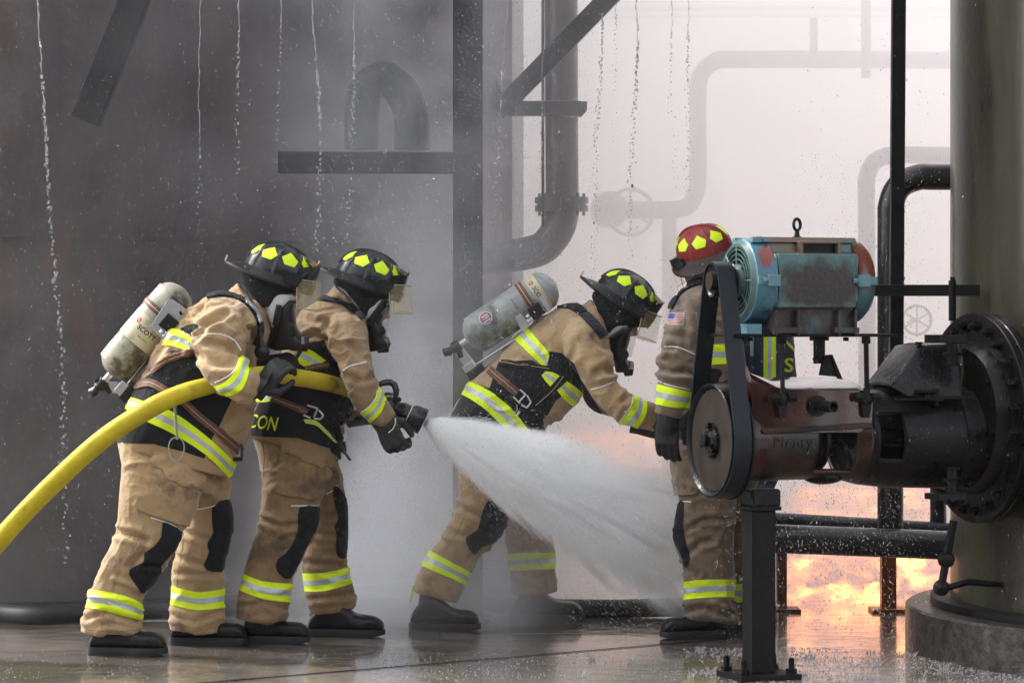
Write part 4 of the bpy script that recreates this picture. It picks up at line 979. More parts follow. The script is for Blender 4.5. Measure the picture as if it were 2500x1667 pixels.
def headgear(root, fr, Y0, flap, white, mask, lens, straps=(), reg=None, port=None):
    m = secloft(MB(), sec(fr, *[(a, b, c, d, 0, h) for a, b, c, d, h in white]), Y0, 28, 2.2); me = union(m, .006, 3); wrinkle(me, [(W(*z(fr, white[0][:2])[0], Y0), W(*z(fr, white[-1][:2])[0], Y0), 1)], .003, 2)
    part('hood', me, 'hood_white', root, angle=180)
    m = secloft(MB(), sec(fr, *[(a, b, c, d, 0, h) for a, b, c, d, h in flap]), Y0, 28, 2.2); me = union(m, .006, 3); wrinkle(me, [(W(*z(fr, flap[0][:2])[0], Y0), W(*z(fr, flap[-1][:2])[0], Y0), 1)], .005, 4)
    part('ear_flap', me, 'black_cloth', root, angle=180)
    m = secloft(MB(), sec(fr, *[(a, b, c, d, 0, h) for a, b, c, d, h in mask]), Y0, 24, 2.3)
    s = F/Y0*FRM[fr][2]
    if reg:
        p, q = WZ(fr, reg[0], reg[1], Y0), WZ(fr, reg[2], reg[3], Y0); m.cyl(p, q, .040, .034, 20)
    if port:
        p = WZ(fr, port[0], port[1], Y0-.03); m.cyl(p+Vector((0, .02, 0)), p-Vector((0, .045, 0)), .026, n=16)
    me = union(m, .005, 2); mk = part('face_mask', me, 'mask_black', root, angle=180)
    m = secloft(MB(), sec(fr, *[(a, b, c, d, 0, h) for a, b, c, d, h in lens]), Y0, 28, 2.2); o = part('mask_lens', m, 'mask_lens', mk, angle=180)
    for st in straps:
        pts = [WZ(fr, x, y, Y0+dy) for x, y, dy in st]; m = MB().tube(pts, .014, 8, flat=.35, up=(0, 1, 0)); part('mask_strap', m, 'mask_black', mk)
    if reg:
        m = MB(); c = WZ(fr, (reg[0]+reg[2])/2, (reg[1]+reg[3])/2, Y0-.045)
        d = norm(q-p); m.box(c, .02, .006, .004); m.box(c+Vector((.012, -.002, .016)), .006, .005, .012); m.box(c+Vector((-.018, -.002, .01)), .004, .005, .014)
        part('mask_buckle', m, 'buckle_metal', mk, smooth=False)
    return mk
def face_body(root, fr, Y0, head, spine, fdir):
    """one continuous inner body: head with a face, neck and trunk, mostly covered by clothing"""
    f = norm(fdir); c = WZ(fr, head[0], head[1], Y0)-f*.035; u = norm(Vector((-f.z, 0, f.x))) if abs(f.x) > .2 else Vector((0, 0, 1))
    if u.z < 0: u = -u
    M = M4(c, f, u); m = MB()
    def P(x, y, zz): return M @ Vector((x, y, zz))
    rot = M.to_3x3()
    m.ball(c, .092, 14, (.98, .78, 1.12), rot); m.ball(P(.035, 0, -.065), .062, 10, (1, .85, .9), rot)
    m.tube([P(.085, 0, .025), P(.112, 0, -.02), P(.098, 0, -.03)], [.007, .014, .008], 8)
    m.tube([P(.088, -.022, -.06), P(.098, 0, -.058), P(.088, .022, -.06)], .007, 8)
    for s_ in (-1, 1): m.ball(P(.078, s_*.032, .012), .013, 8); m.tube([P(.08, s_*.05, .03), P(.092, s_*.022, .034)], .007, 6); m.ball(P(-.005, s_*.078, -.01), .022, 8, (.8, .4, 1.3), rot)
    pts = [WZ(fr, x, y, Y0) for x, y in spine]; m.tube([P(-.02, 0, -.05)]+pts, [.058, .055]+[.095]*(len(pts)-2)+[.09], 20)
    return part('body', union(m, .009, 2, .4), 'skin', root, angle=180)
def air_pack(loc_parent, fr, Y0, p0, p1, r, cyl_m, label, texts, frame_pts, flip=1, plate=None, strap_t=.68, lab=(.36, .62), lab_m='label_cream', emblem=None, flag=False, plates=(), slots=()):
    a, b = WZ(fr, *p0, Y0), WZ(fr, *p1, Y0); d = norm(b-a); L = (b-a).length
    t = thing('air_pack', label, 'air pack', a-d*.06)
    prof = [(0, .012), (.004, r*.35), (.018, r*.66), (.045, r*.92), (.08, r), (L-.085, r), (L-.05, r*.93), (L-.02, r*.68), (L-.005, r*.34), (L, .01)]
    cy = part('cylinder', MB().lathe(a, d, smoothpts(prof, 2), 48), cyl_m, t, angle=60)
    s1 = Vector((0, -1, 0)); s2 = norm(d.cross(s1))                    # s1 faces the camera
    if s2.z < 0: s2 = -s2
    def ringband(t0, t1, dr, m_, nm, par): return part(nm, MB().lathe(a+d*(L*t0), d, [(0, r), (0, r+dr), (L*(t1-t0), r+dr), (L*(t1-t0), r)], 48, cap=False), m_, par, angle=30)
    lb = ringband(lab[0], lab[1], .0012, lab_m, 'label_wrap', cy)
    st = ringband(strap_t, strap_t+.065, .004, 'brown_strap', 'cylinder_strap', t); ringband(strap_t+.028, strap_t+.036, .005, 'strap_stripe', 'stripe', st)
    def on(tt, ang, rr): return a+d*(L*tt)+(s1*math.cos(ang)+s2*math.sin(ang))*rr
    def text(body, tt, ang, h, m_, dirn=1, bold=.0, nm='printing', width=1.):
        me = textmesh(body, 1, 0, bold=bold); c_ = getco(me); out = []
        for x, y, _ in c_:
            # letters read around the cylinder: x runs across the axis, y along it
            out.append(tuple(on(tt+y*h/.7/L, ang-dirn*x*width*h/.7/r, r+.0022)))
        setco(me, np.array(out)); part(nm, me, m_, cy, smooth=False)
    for tx in texts: text(*tx)
    if emblem:
        tt, ang, h, m_ = emblem; m = MB(); pts = [on(tt+.5*h/L*y, ang-x*h/r, r+.002) for x, y in ((-.5, 1), (.35, 1), (.5, .6), (.5, -.3), (.2, -.3), (.2, .45), (-.5, .45))]
        m.add(pts, [tuple(range(7))]); m.add([on(tt+.5*h/L*y, ang-x*h/r, r+.002) for x, y in ((-.5, .2), (-.2, .2), (-.2, -.5), (.5, -.5), (.5, -1), (-.35, -1), (-.5, -.7))], [tuple(range(7))]); part('logo', m, m_, cy, smooth=False)
    if flag:
        m = MB(); tt, ang = .27, R(25)
        for k, (dr, rad, mm) in enumerate(((.0016, .033, 'label_white'), (.0022, .028, 'ink_red'))):
            m = MB(); m.add([on(tt+rad*math.cos(q)/L, ang+rad*math.sin(q)/r, r+dr) for q in [2*math.pi*i/28 for i in range(28)]], [tuple(range(28))]); part('round_decal', m, mm, cy, smooth=False)
        m = MB()
        for k in range(3):
            x0 = -.02+k*.014; m.add([on(tt+y/L, ang+x/r, r+.0028) for x, y in ((x0, -.018), (x0+.006, -.018), (x0+.006, .018), (x0, .018))], [(0, 1, 2, 3)])
        part('decal_stripes', m, 'label_white', cy, smooth=False)
        m = MB(); m.add([on(tt+y/L, ang+x/r, r+.003) for x, y in ((-.022, -.016), (0, -.024), (.0, .0), (-.022, .0))], [(0, 1, 2, 3)]); part('decal_canton', m, 'ink_blue', cy, smooth=False)
    # bracket plate on the side nearer the back, black latch box, rods, valve
    ux = -s2*1.0
    for pl in plates:
        bp_ = part('bracket_plate', MB().prism([WZ(fr, x, y, Y0-.125) for x, y in pl], (0, -.004, 0)), 'pack_metal', t, smooth=False, bevel=.001)
    for x, y in slots:
        part('slot', MB().prism([WZ(fr, x+a_, y+b_, Y0-.1295) for a_, b_ in ((-10, -7), (2, -14), (12, 5), (0, 12))], (0, -.002, 0)), 'mask_black', bp_, smooth=False)
    c = on(.70, R(-26), r+.052); Mr = Matrix((d, s1, s2)).transposed(); part('latch_box', MB().box(c, .034, .018, .032, Mr), 'mask_black', t, smooth=False, bevel=.005)
    m = MB(); m.cyl(c-d*.04+s1*.012, c-d*.055+s1*.012, .010, n=8); m.cyl(c-d*.03-s2*.02, c-d*.06-s2*.02, .012, n=8); part('latch_knob', m, 'pack_metal', t)
    q0 = WZ(fr, *frame_pts[0], Y0-.035); q1 = WZ(fr, *frame_pts[1], Y0-.035)
    m = MB(); m.tube([q0, q1], .0055, 8); m.tube([q0+Vector((0, .07, 0)), q1+Vector((0, .07, 0))], .0055, 8); part('frame_rod', m, 'pack_metal', t)
    m = MB(); m.cyl(a-d*.035, a+d*.008, .014, n=14); part('valve_neck', m, 'pack_metal', t)
    e = a-d*.055; w_ = q1
    m = MB(); m.lathe(e+d*.02, -d, [(0, .026), (.045, .024), (.05, .014)], 14); m.cyl(e, e+s2*.03-d*.0, .018, n=12); m.cyl(e-s2*.02, e-s2*.055-d*.01, .017, .014, 12); m.ball(e-d*.045+s1*.01, .02, 8); part('valve', m, 'mask_black', t, angle=40)
    m = MB(); m.lathe(e-d*.035-s2*.0, (s2*.3-d), [(0, .0), (0, .02), (.03, .022), (.035, .015), (.035, 0)], 10); part('hand_wheel', m, 'mask_black', t, angle=30)
    m = MB(); m.bar(e-s2*.02+s1*.0, w_+Vector((0, .035, 0)), .05, .012, up=(0, 1, 0)); m.box(w_+Vector((-.01, .035, .0)), .03, .05, .022, Mr); part('lower_frame', m, 'pack_metal', t, smooth=False, bevel=.003)
    m = MB(); m.box(w_+Vector((.02, .035, -.02)), .045, .055, .022, Mr); part('lumbar_block', m, 'mask_black', t, smooth=False, bevel=.006)
    return t
# ---------------- firefighter carrying the hose (leftmost) ----------------
def axes(fr, Y0, *segs): return [(tuple(WZ(fr, x1, y1, Y0+d1)), tuple(WZ(fr, x2, y2, Y0+d2)), k) for x1, y1, d1, x2, y2, d2, k in segs]
def trousers(root, Y0, near, far, hips, ax, seed, m_='turnout_cloth', amp=.006, creases=None):
    m = MB(); secloft(m, hips, Y0, 30, 2.6); secloft(m, near, Y0, 26, 2.3); secloft(m, far, Y0, 26, 2.3)
    me = union(m, .0068, 6); wrinkle(me, ax, amp, seed)
    if creases: crease(me, creases)
    o = part('trousers', me, m_, root, angle=180); return o, Skin(getw(me, root))
def getw(me, root):                                             # world-space copy for lookups
    q = me.copy(); q.transform(Matrix.Translation(root.location)); return q
def coat(root, Y0, lofts, ax, seed, m_='turnout_cloth', amp=.006, creases=None, vox=.0068):
    m = MB()
    for l, p in lofts: secloft(m, l, Y0, 32, p)
    me = union(m, vox, 6); wrinkle(me, ax, amp, seed)
    if creases: crease(me, creases)
    o = part('coat', me, m_, root, angle=180); return o, Skin(getw(me, root))
YA = 12.5
gA = W(380, 1590, 12.45); gA.z = 0
pA = thing('person', 'leftmost firefighter carrying the fat yellow hose under the arm', 'person', gA, 'firefighters in tan turnout gear')
face_body(pA, 'A', YA, (760, 760), ((450, 930), (250, 1020), (60, 1165), (-150, 1700), (-300, 2200)), Vector((.9, 0, -.42)))
hips = sec('3', (285, -60, 870, 20, 0, .20), (280, 70, 880, 190, 0, .22), (300, 190, 900, 330, 0, .21), (330, 300, 900, 400, 0, .17))
near = sec('3', (280, 60, 780, 170, -.10, .13), (300, 190, 800, 300, -.13, .13), (290, 350, 765, 450, -.15, .125), (275, 500, 705, 580, -.16, .115), (262, 640, 672, 670, -.17, .105), (208, 760, 625, 770, -.17, .10), (155, 880, 545, 890, -.17, .095), (118, 990, 452, 1030, -.17, .09), (85, 1100, 415, 1160, -.17, .092), (45, 1245, 420, 1258, -.17, .095), (42, 1262, 418, 1275, -.17, .09))
far = sec('3', (600, 120, 930, 200, .10, .12), (640, 230, 965, 290, .12, .12), (690, 320, 1000, 345, .15, .12), (700, 440, 985, 425, .18, .11), (700, 560, 1008, 560, .2, .10), (655, 700, 978, 715, .2, .095), (625, 850, 938, 865, .2, .09), (614, 980, 945, 960, .2, .09), (606, 1090, 940, 1095, .2, .09), (594, 1190, 945, 1205, .2, .095), (600, 1255, 925, 1262, .2, .09))
ax = axes('3', YA, (560, 60, 0, 560, 330, 0, .8), (540, 150, -.12, 480, 650, -.16, .8), (480, 650, -.16, 240, 1260, -.17, 1.25), (800, 250, .12, 850, 600, .2, .8), (850, 600, .2, 770, 1260, .2, 1.2))
Z3 = lambda *p: z('3', *p)
trA, sA = trousers(pA, YA, near, far, hips, ax, 1, creases=[(Z3((270, 640), (400, 665), (460, 690)), 8, .012), (Z3((250, 930), (330, 960), (440, 1015)), 7, -.008), (Z3((440, 760), (360, 850)), 8, .012), (Z3((450, 840), (545, 850)), 6, .014), (Z3((690, 640), (870, 690)), 7, .008), (Z3((640, 900), (930, 900)), 7, .006), (Z3((630, 790), (820, 850)), 7, .008), (Z3((80, 1180), (200, 1140), (400, 1200)), 7, .009), (Z3((610, 1160), (760, 1200), (930, 1140)), 7, .009)])
near_r, far_r = (11.9, 12.5), (12.5, 13.2)
band(trA, sA, Z3((116, 1000), (250, 1020), (380, 1060), (440, 1100)), Z3((80, 1112), (200, 1130), (330, 1165), (400, 1182)), near_r)
band(trA, sA, Z3((622, 978), (700, 1000), (800, 1015), (945, 993)), Z3((608, 1090), (700, 1115), (800, 1128), (938, 1112)), far_r)
patch(trA, sA, Z3((557, 580), (610, 592), (678, 640), (640, 745), (548, 850), (545, 910), (440, 1020), (400, 985), (348, 900), (365, 865), (440, 825), (445, 770), (500, 730), (550, 665)), 'black_cloth', 'knee_patch', .004, near_r)
patch(trA, sA, Z3((868, 487), (970, 430), (1002, 520), (1010, 580), (975, 715), (940, 870), (900, 885), (835, 875), (818, 840), (850, 760), (838, 710), (875, 640)), 'black_cloth', 'knee_patch', .004, far_r)
piping(trA, sA, Z3((483, 548), (560, 570), (630, 600), (676, 634))); piping(trA, sA, Z3((735, 502), (850, 482), (920, 457), (968, 430)))
pk = patch(trA, sA, Z3((440, 300), (515, 115), (800, 290), (800, 450), (720, 560), (712, 605), (590, 565), (390, 490)), 'turnout_cloth', 'cargo_pocket', .014, near_r, smo=1)
patch(trA, sA, Z3((512, 108), (810, 285), (802, 372), (722, 340), (697, 362), (568, 292), (558, 250), (492, 215)), 'turnout_cloth', 'pocket_flap', .022, near_r, smo=1)
seam(trA, sA, [Z3((512, 110), (470, 250), (388, 490)), Z3((440, 600), (380, 740), (290, 860), (235, 1005)), Z3((455, 610), (395, 750), (300, 870), (247, 1010)), Z3((262, 640), (400, 665), (440, 690)), Z3((205, 1130), (180, 1180), (175, 1250)), Z3((690, 560), (685, 720), (655, 900), (650, 985)), Z3((60, 1250), (250, 1262), (415, 1250)), Z3((605, 1240), (760, 1258), (935, 1225))])
boot(pA, Vector((W(*Z3((105, 1405))[0], 12.33).x, 12.33, 0)), Vector((W(*Z3((578, 1405))[0], 12.28).x, 12.28, 0)), h=.2)
boot(pA, Vector((W(*Z3((615, 1345))[0], 12.72).x, 12.72, 0)), Vector((W(*Z3((1085, 1335))[0], 12.68).x, 12.68, 0)), h=.2)
Z1 = lambda *p: z('1', *p)
torso = sec('1', (246, 1192, 868, 1388, 0, .25), (256, 1120, 920, 1275, 0, .26), (296, 1010, 985, 1150, 0, .265), (345, 905, 1020, 1010, 0, .26), (400, 810, 1030, 880, 0, .255), (455, 690, 1035, 760, 0, .25), (545, 560, 1045, 650, 0, .235), (640, 455, 1090, 580, 0, .20), (745, 388, 1105, 520, 0, .15), (830, 352, 1100, 480, 0, .11))
coll = sec('1', (800, 400, 1060, 690, 0, .12), (870, 345, 1108, 630, 0, .115), (922, 300, 1118, 560, 0, .11))
arm = sec('1', (790, 392, 965, 400, -.14, .06), (712, 470, 1015, 500, -.2, .1), (682, 580, 990, 625, -.25, .105), (678, 680, 960, 715, -.28, .10), (712, 780, 975, 760, -.34, .088), (765, 870, 985, 780, -.37, .078), (850, 935, 1005, 790, -.38, .07), (930, 968, 1030, 805, -.38, .064), (1000, 970, 1052, 850, -.36, .056))
farm = sec('1', (900, 420, 1060, 500, .14, .06), (880, 600, 1060, 640, .24, .09), (930, 760, 1070, 720, .22, .08), (1060, 880, 1110, 780, .06, .06))
ax = axes('1', YA, (560, 1250, 0, 700, 900, 0, 1.0), (700, 900, 0, 900, 480, 0, .8), (860, 430, -.2, 830, 780, -.28, 1.3), (830, 780, -.28, 1040, 900, -.3, 1.4))
ctA, sA2 = coat(pA, YA, ((torso, 2.6), (coll, 2.2), (arm, 2.1), (farm, 2.1)), ax, 5, creases=[(Z1((700, 600), (750, 540), (860, 470)), 9, .012), (Z1((760, 640), (860, 660), (930, 720)), 9, .012), (Z1((700, 480), (780, 430), (900, 420)), 8, .007), (Z1((690, 700), (780, 760), (900, 760)), 9, .012), (Z1((960, 480), (1010, 600), (950, 720)), 7, .015), (Z1((740, 560), (830, 540), (900, 580)), 7, -.008), (Z1((860, 920), (1010, 960)), 8, .008), (Z1((850, 1100), (960, 1000), (1020, 1020)), 9, .008), (Z1((500, 660), (420, 790)), 8, .008)])
nA, tA = (11.8, 12.32), (12.2, 12.75)
patch(ctA, sA2, Z1((555, 682), (660, 682), (700, 750), (760, 870), (870, 925), (888, 960), (822, 1100), (780, 1170), (735, 1288), (620, 1250), (450, 1207), (240, 1200), (290, 1010), (360, 870), (430, 812), (500, 760)), 'black_cloth', 'side_panel', .002, tA, smo=1)
patch(ctA, sA2, Z1((600, 560), (680, 530), (706, 560), (690, 640), (640, 600)), 'black_cloth', 'back_panel', .002, tA)
band(ctA, sA2, Z1((548, 558), (612, 572), (690, 625)), Z1((496, 650), (560, 657), (640, 688)), tA, both=False)
band(ctA, sA2, Z1((350, 953), (520, 1008), (640, 1080), (780, 1190), (896, 1303)), Z1((300, 1012), (385, 1068), (560, 1150), (740, 1265), (864, 1388)), tA, both=True, off=.0045)
band(ctA, sA2, Z1((932, 725), (905, 800), (850, 860), (775, 890)), Z1((992, 768), (972, 855), (930, 915), (845, 940), (795, 915)), nA)
piping(ctA, sA2, Z1((685, 610), (750, 590), (830, 592), (900, 622), (942, 680)), ymin=11.8); piping(ctA, sA2, Z1((775, 872), (860, 832), (910, 790), (938, 750)), ymin=11.8)
ribbon(ctA, sA2, Z1((750, 378), (850, 368), (940, 392), (1005, 450), (1040, 520), (1045, 590), (1015, 650)), 5, 'black_cloth', 'shoulder_strap', .012, None)
ribbon(ctA, sA2, Z1((955, 405), (1010, 460), (1038, 530)), 2.6, 'silver_trim', 'strap_reflector', .018, None)
ribbon(ctA, sA2, Z1((345, 880), (430, 862), (500, 895), (560, 935)), 10, 'brown_strap', 'waist_strap', .010, tA, True)
ribbon(ctA, sA2, Z1((560, 955), (620, 975), (720, 1065), (830, 1150), (935, 1250)), 9.5, 'brown_strap', 'waist_strap', .010, tA, True)
ribbon(ctA, sA2, Z1((440, 800), (520, 738), (600, 708), (665, 690)), 7, 'brown_strap', 'side_strap', .008, tA, True)
c = sA2.hit(*Z1((925, 1255))[0])[0]
if c: part('buckle', MB().box(c+Vector((0, -.012, 0)), .022, .008, .038), 'mask_black', ctA, bevel=.006, smooth=False); m = MB(); m.box(c+Vector((-.002, -.022, .004)), .014, .003, .022); part('buckle_bar', m, 'buckle_metal', ctA, bevel=.001, smooth=False)
seam(ctA, sA2, [Z1((925, 305), (1000, 420), (1070, 560)), Z1((870, 1110), (905, 1150), (1000, 1100)), Z1((750, 1290), (870, 1375))])
headgear(pA, 'A', YA, [(215, 420, 950, 560, .108), (185, 530, 960, 660, .112), (250, 640, 900, 712, .108), (320, 740, 760, 770, .10), (390, 820, 715, 830, .09), (455, 895, 640, 885, .08)],
         [(400, 700, 985, 735, .09), (470, 860, 880, 850, .085), (520, 960, 760, 960, .08), (560, 1060, 690, 1070, .07), (600, 1160, 650, 1165, .05)],
         [(790, 800, 925, 810, .078), (700, 900, 900, 900, .088), (655, 1010, 905, 1010, .09), (605, 1130, 915, 1130, .085), (540, 1290, 1000, 1270, .075), (530, 1390, 1050, 1340, .07), (640, 1445, 1000, 1410, .055)],
         [(840, 850, 985, 835, .078), (850, 960, 980, 950, .078), (880, 1100, 976, 1100, .074), (900, 1230, 972, 1240, .06)],
         straps=[((690, 860, -.09), (670, 960, -.095), (640, 1120, -.085))], reg=(850, 1330, 1060, 1360), port=(835, 1180))
hA = WZ('A', 667, 452, YA); helmet(pA, hA, Vector((.945, -.05, -.32)), Vector((.30, .0, .95)), vpitch=R(14))
m = MB(); p = [WZ('1', 1040, 520, YA-.17), WZ('1', 1050, 580, YA-.19), WZ('1', 1055, 640, YA-.2)]; m.tube(p, .007, 8); m.ball(WZ('1', 1060, 690, YA-.2), .034, 10, (1, .8, 1)); m.cyl(WZ('1', 1058, 665, YA-.2), WZ('1', 1052, 610, YA-.2), .016, .01, 12)
part('speaker_microphone', m, 'mask_black', pA, angle=60)
glove(pA, WZ('1', 1052, 900, YA-.33), Vector((.62, -.05, .78)), Vector((-.35, -.85, .30)), curl=(40, 55, 45), side=-1, s=1.25)
m = MB(); secloft(m, sec('1', (1010, 960, 1055, 830, 0, .055), (1045, 945, 1105, 835, 0, .05), (1075, 905, 1120, 800, 0, .045)), YA-.34, 16, 2); part('glove_cuff', m, 'glove_black', pA)
glove(pA, WZ('2', 190, 720, YA+.02), Vector((.95, -.2, .15)), Vector((0, -.3, .95)), curl=(50, 60, 45), side=1, s=1.2)
air_pack(None, '1', YA-.02, (205, 815), (618, 330), .093, 'cylinder_tan', 'scuffed tan air cylinder pack on the back of the leftmost firefighter', [('SCOTT', .50, R(-8), .021, 'ink_black', 1, .02), ('AIR-PAK', .435, R(-8), .009, 'ink_black', 1, .0), ('NO STEP', .74, R(200), .01, 'ink_black')], ((492, 618), (285, 895)), emblem=(.545, R(32), .022, 'ink_red'), plates=([(425, 550), (450, 520), (530, 393), (560, 396), (632, 450), (520, 605), (500, 617)],), slots=((602, 472), (562, 527), (512, 585)))
# retention loop hanging at the waist
m = MB(); a = sA2.hit(*Z1((572, 985))[0])[0]; b = WZ('1', 583, 1155, a.y-.02); pts = []
for i in range(60): q = i/59; c = a.lerp(b, q)+Vector((0, -.02, 0)); pts.append(c+Vector((math.cos(q*75)*.006, math.sin(q*75)*.006, 0)))
m.tube(pts, .0028, 6); c0 = WZ('1', 578, 1238, b.y-.01); m.tube([c0+Vector((.062*math.sin(a_)*(.85+.15*math.cos(a_))/1.6, 0, .052*math.cos(a_))) for a_ in [2*math.pi*i/40 for i in range(40)]], .0032, 6, loop=True); m.cyl(b+Vector((0, -.01, .0)), b+Vector((0, -.01, -.02)), .006, n=8)
solo('tool_lanyard', m, 'rope_grey', 'coiled cord lanyard with a loop hanging from the waist of the leftmost firefighter', 'lanyard')
# hose: from off the left edge, under the arm, along the second man's side and up to the nozzle
nz0 = WZ('N', 760, 700, 12.66)
HP = [(-160, 1420, 12.15), (-60, 1310, 12.15), (30, 1205, 12.15), (130, 1103, 12.15), (240, 1005, 12.13), (350, 935, 12.13), (420, 903, 12.17), (470, 888, 12.20), (540, 868, 12.21), (620, 860, 12.25), (690, 868, 12.44), (745, 878, 12.60), (800, 892, 12.76), (850, 910, 12.76), (905, 938, 12.68)]
pt = [W(x/.9408, y/.9408, Y) for x, y, Y in smoothpts(HP, 8)]
solo('attack_hose', MB().tube(pt, [.0415-.004*min(1, max(0, (i-40)/20)) for i in range(len(pt))], 24), 'yellow_hose', 'fat yellow fire hose held under the arms of the two crew at the left', 'hose')
# nozzle
nd = norm(WZ('N', 1330, 985, 12.66)-WZ('N', 820, 745, 12.66)); no_ = WZ('N', 820, 745, 12.66)
nzz = thing('nozzle', 'black fire hose nozzle with curved bail handle gripped by the second firefighter', 'nozzle', no_); Ln = (WZ('N', 1300, 970, 12.66)-no_).length
m = MB(); m.lathe(no_, nd, [(-.10, .03), (-.06, .034), (-.055, .042), (-.02, .042), (-.015, .034), (0, .034), (.02, .044), (.05, .044), (Ln*.42, .042)], 28); part('valve_body', m, 'nozzle_black', nzz, angle=35)
m = MB(); m.lathe(no_+nd*Ln*.42, nd, [(0, .045), (.012, .048), (.016, .048), (.02, .045)], 28); part('white_ring', m, 'hood_white', nzz)
m = MB(); n = 36; rs = []
for t, r in ((.45, .046), (.52, .052), (.6, .056), (.97, .060), (1.0, .056), (1.0, .044), (.93, .040)):
    rs.append([no_+nd*(Ln*t)+(frame(nd)[0]*math.cos(2*math.pi*k/n)+frame(nd)[1]*math.sin(2*math.pi*k/n))*(r-(.004 if k % 4 == 0 and .55 < t < .99 else 0)) for k in range(n)])
m.rings(rs); part('bumper', m, 'nozzle_black', nzz, angle=35)
m = MB(); P = [WZ('N', x, y, 12.66) for x, y in ((770, 620), (790, 520), (805, 400), (770, 290), (690, 245), (570, 255), (470, 300), (430, 330))]
for dy in (-.03, .03): m.tube([p+Vector((0, dy*(1 if i < 3 else .5), 0)) for i, p in enumerate(P)], [.009, .010, .013, .015, .015, .014, .012, .008], 10)
part('bail_handle', m, 'nozzle_black', nzz)
m = MB(); m.tube([no_+nd*.03, WZ('N', 930, 1000, 12.66), WZ('N', 930, 1080, 12.66)], [.02, .02, .018], 12); part('pistol_grip', m, 'nozzle_black', nzz)
m = MB(); m.cyl(WZ('N', 850, 560, 12.62), WZ('N', 850, 560, 12.70), .012, n=10); m.cyl(WZ('N', 895, 690, 12.61), WZ('N', 895, 690, 12.72), .018, n=16); m.tube([WZ('N', x, y, 12.62) for x, y in ((560, 490), (640, 450), (740, 470))], .007, 8); part('pivot_pin', m, 'nozzle_black', nzz)
# ---------------- second firefighter, working the nozzle ----------------
YB = 12.9
gB = W(720, 1570, YB); gB.z = 0
pB = thing('person', 'firefighter gripping the black nozzle', 'person', gB, 'firefighters in tan turnout gear')
pB['label'] = 'firefighter gripping the black nozzle, head bowed, second from the left'
face_body(pB, 'B', YB, (700, 780), ((520, 860), (400, 900), (250, 971), (80, 1333), (-90, 1760), (-150, 2200)), Vector((.85, 0, -.53)))
hips = sec('3', (1090, -60, 1650, -20, 0, .2), (1112, 30, 1650, 60, 0, .21), (1150, 150, 1650, 190, 0, .2), (1165, 260, 1650, 290, 0, .16))
near = sec('3', (1115, 40, 1600, 70, -.1, .13), (1165, 200, 1620, 230, -.12, .13), (1182, 330, 1565, 400, -.14, .125), (1172, 480, 1538, 500, -.15, .11), (1165, 570, 1535, 600, -.16, .105), (1135, 680, 1500, 690, -.16, .10), (1098, 790, 1445, 790, -.16, .095), (1066, 910, 1375, 930, -.16, .09), (1042, 1050, 1355, 1075, -.16, .09), (1015, 1160, 1342, 1180, -.16, .095), (1012, 1178, 1340, 1195, -.16, .09))
far = sec('3', (1380, 60, 1640, 80, .1, .12), (1400, 200, 1655, 210, .12, .12), (1430, 330, 1685, 340, .15, .11), (1460, 480, 1715, 480, .18, .10), (1475, 600, 1720, 600, .2, .095), (1440, 780, 1716, 790, .2, .09), (1432, 900, 1730, 880, .2, .09), (1450, 1010, 1737, 975, .2, .09), (1462, 1080, 1772, 1060, .2, .095), (1475, 1170, 1778, 1112, .2, .09))
ax = axes('3', YB, (1370, 0, 0, 1400, 250, 0, .8), (1390, 150, -.12, 1350, 580, -.16, .8), (1350, 580, -.16, 1180, 1180, -.16, 1.2), (1540, 200, .12, 1590, 600, .2, .8), (1590, 600, .2, 1620, 1150, .2, 1.2))
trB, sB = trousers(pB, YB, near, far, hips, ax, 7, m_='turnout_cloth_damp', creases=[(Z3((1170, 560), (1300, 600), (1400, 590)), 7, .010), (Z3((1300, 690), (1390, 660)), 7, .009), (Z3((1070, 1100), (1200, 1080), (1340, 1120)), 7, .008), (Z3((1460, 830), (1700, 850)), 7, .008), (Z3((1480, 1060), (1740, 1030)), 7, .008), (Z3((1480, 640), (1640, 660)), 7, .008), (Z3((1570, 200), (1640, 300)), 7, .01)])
nB, fB = (12.3, 12.9), (12.9, 13.6)
band(trB, sB, Z3((1070, 900), (1180, 945), (1370, 963)), Z3((1044, 1003), (1180, 1055), (1352, 1078)), nB)
band(trB, sB, Z3((1433, 898), (1560, 895), (1725, 862)), Z3((1450, 1010), (1580, 1008), (1736, 962)), fB)
patch(trB, sB, Z3((1415, 485), (1537, 480), (1537, 570), (1505, 650), (1455, 740), (1357, 928), (1290, 900), (1270, 860), (1280, 810), (1330, 770), (1390, 680), (1410, 600)), 'black_cloth', 'knee_patch', .004, nB)
patch(trB, sB, Z3((1625, 380), (1650, 350), (1690, 400), (1722, 470), (1725, 600), (1720, 790), (1660, 795), (1645, 740), (1650, 650), (1635, 600), (1660, 560), (1640, 470)), 'black_cloth', 'knee_patch', .004, fB)
piping(trB, sB, Z3((1363, 474), (1534, 472))); piping(trB, sB, Z3((1567, 408), (1630, 375), (1655, 342)))
patch(trB, sB, Z3((1310, 60), (1560, 70), (1625, 230), (1560, 400), (1500, 435), (1290, 400), (1268, 380), (1290, 200)), 'turnout_cloth_damp', 'cargo_pocket', .013, nB, smo=1)
patch(trB, sB, Z3((1315, 60), (1560, 70), (1625, 215), (1560, 232), (1440, 200), (1405, 165), (1315, 135)), 'turnout_cloth_damp', 'pocket_flap', .021, nB, smo=1)
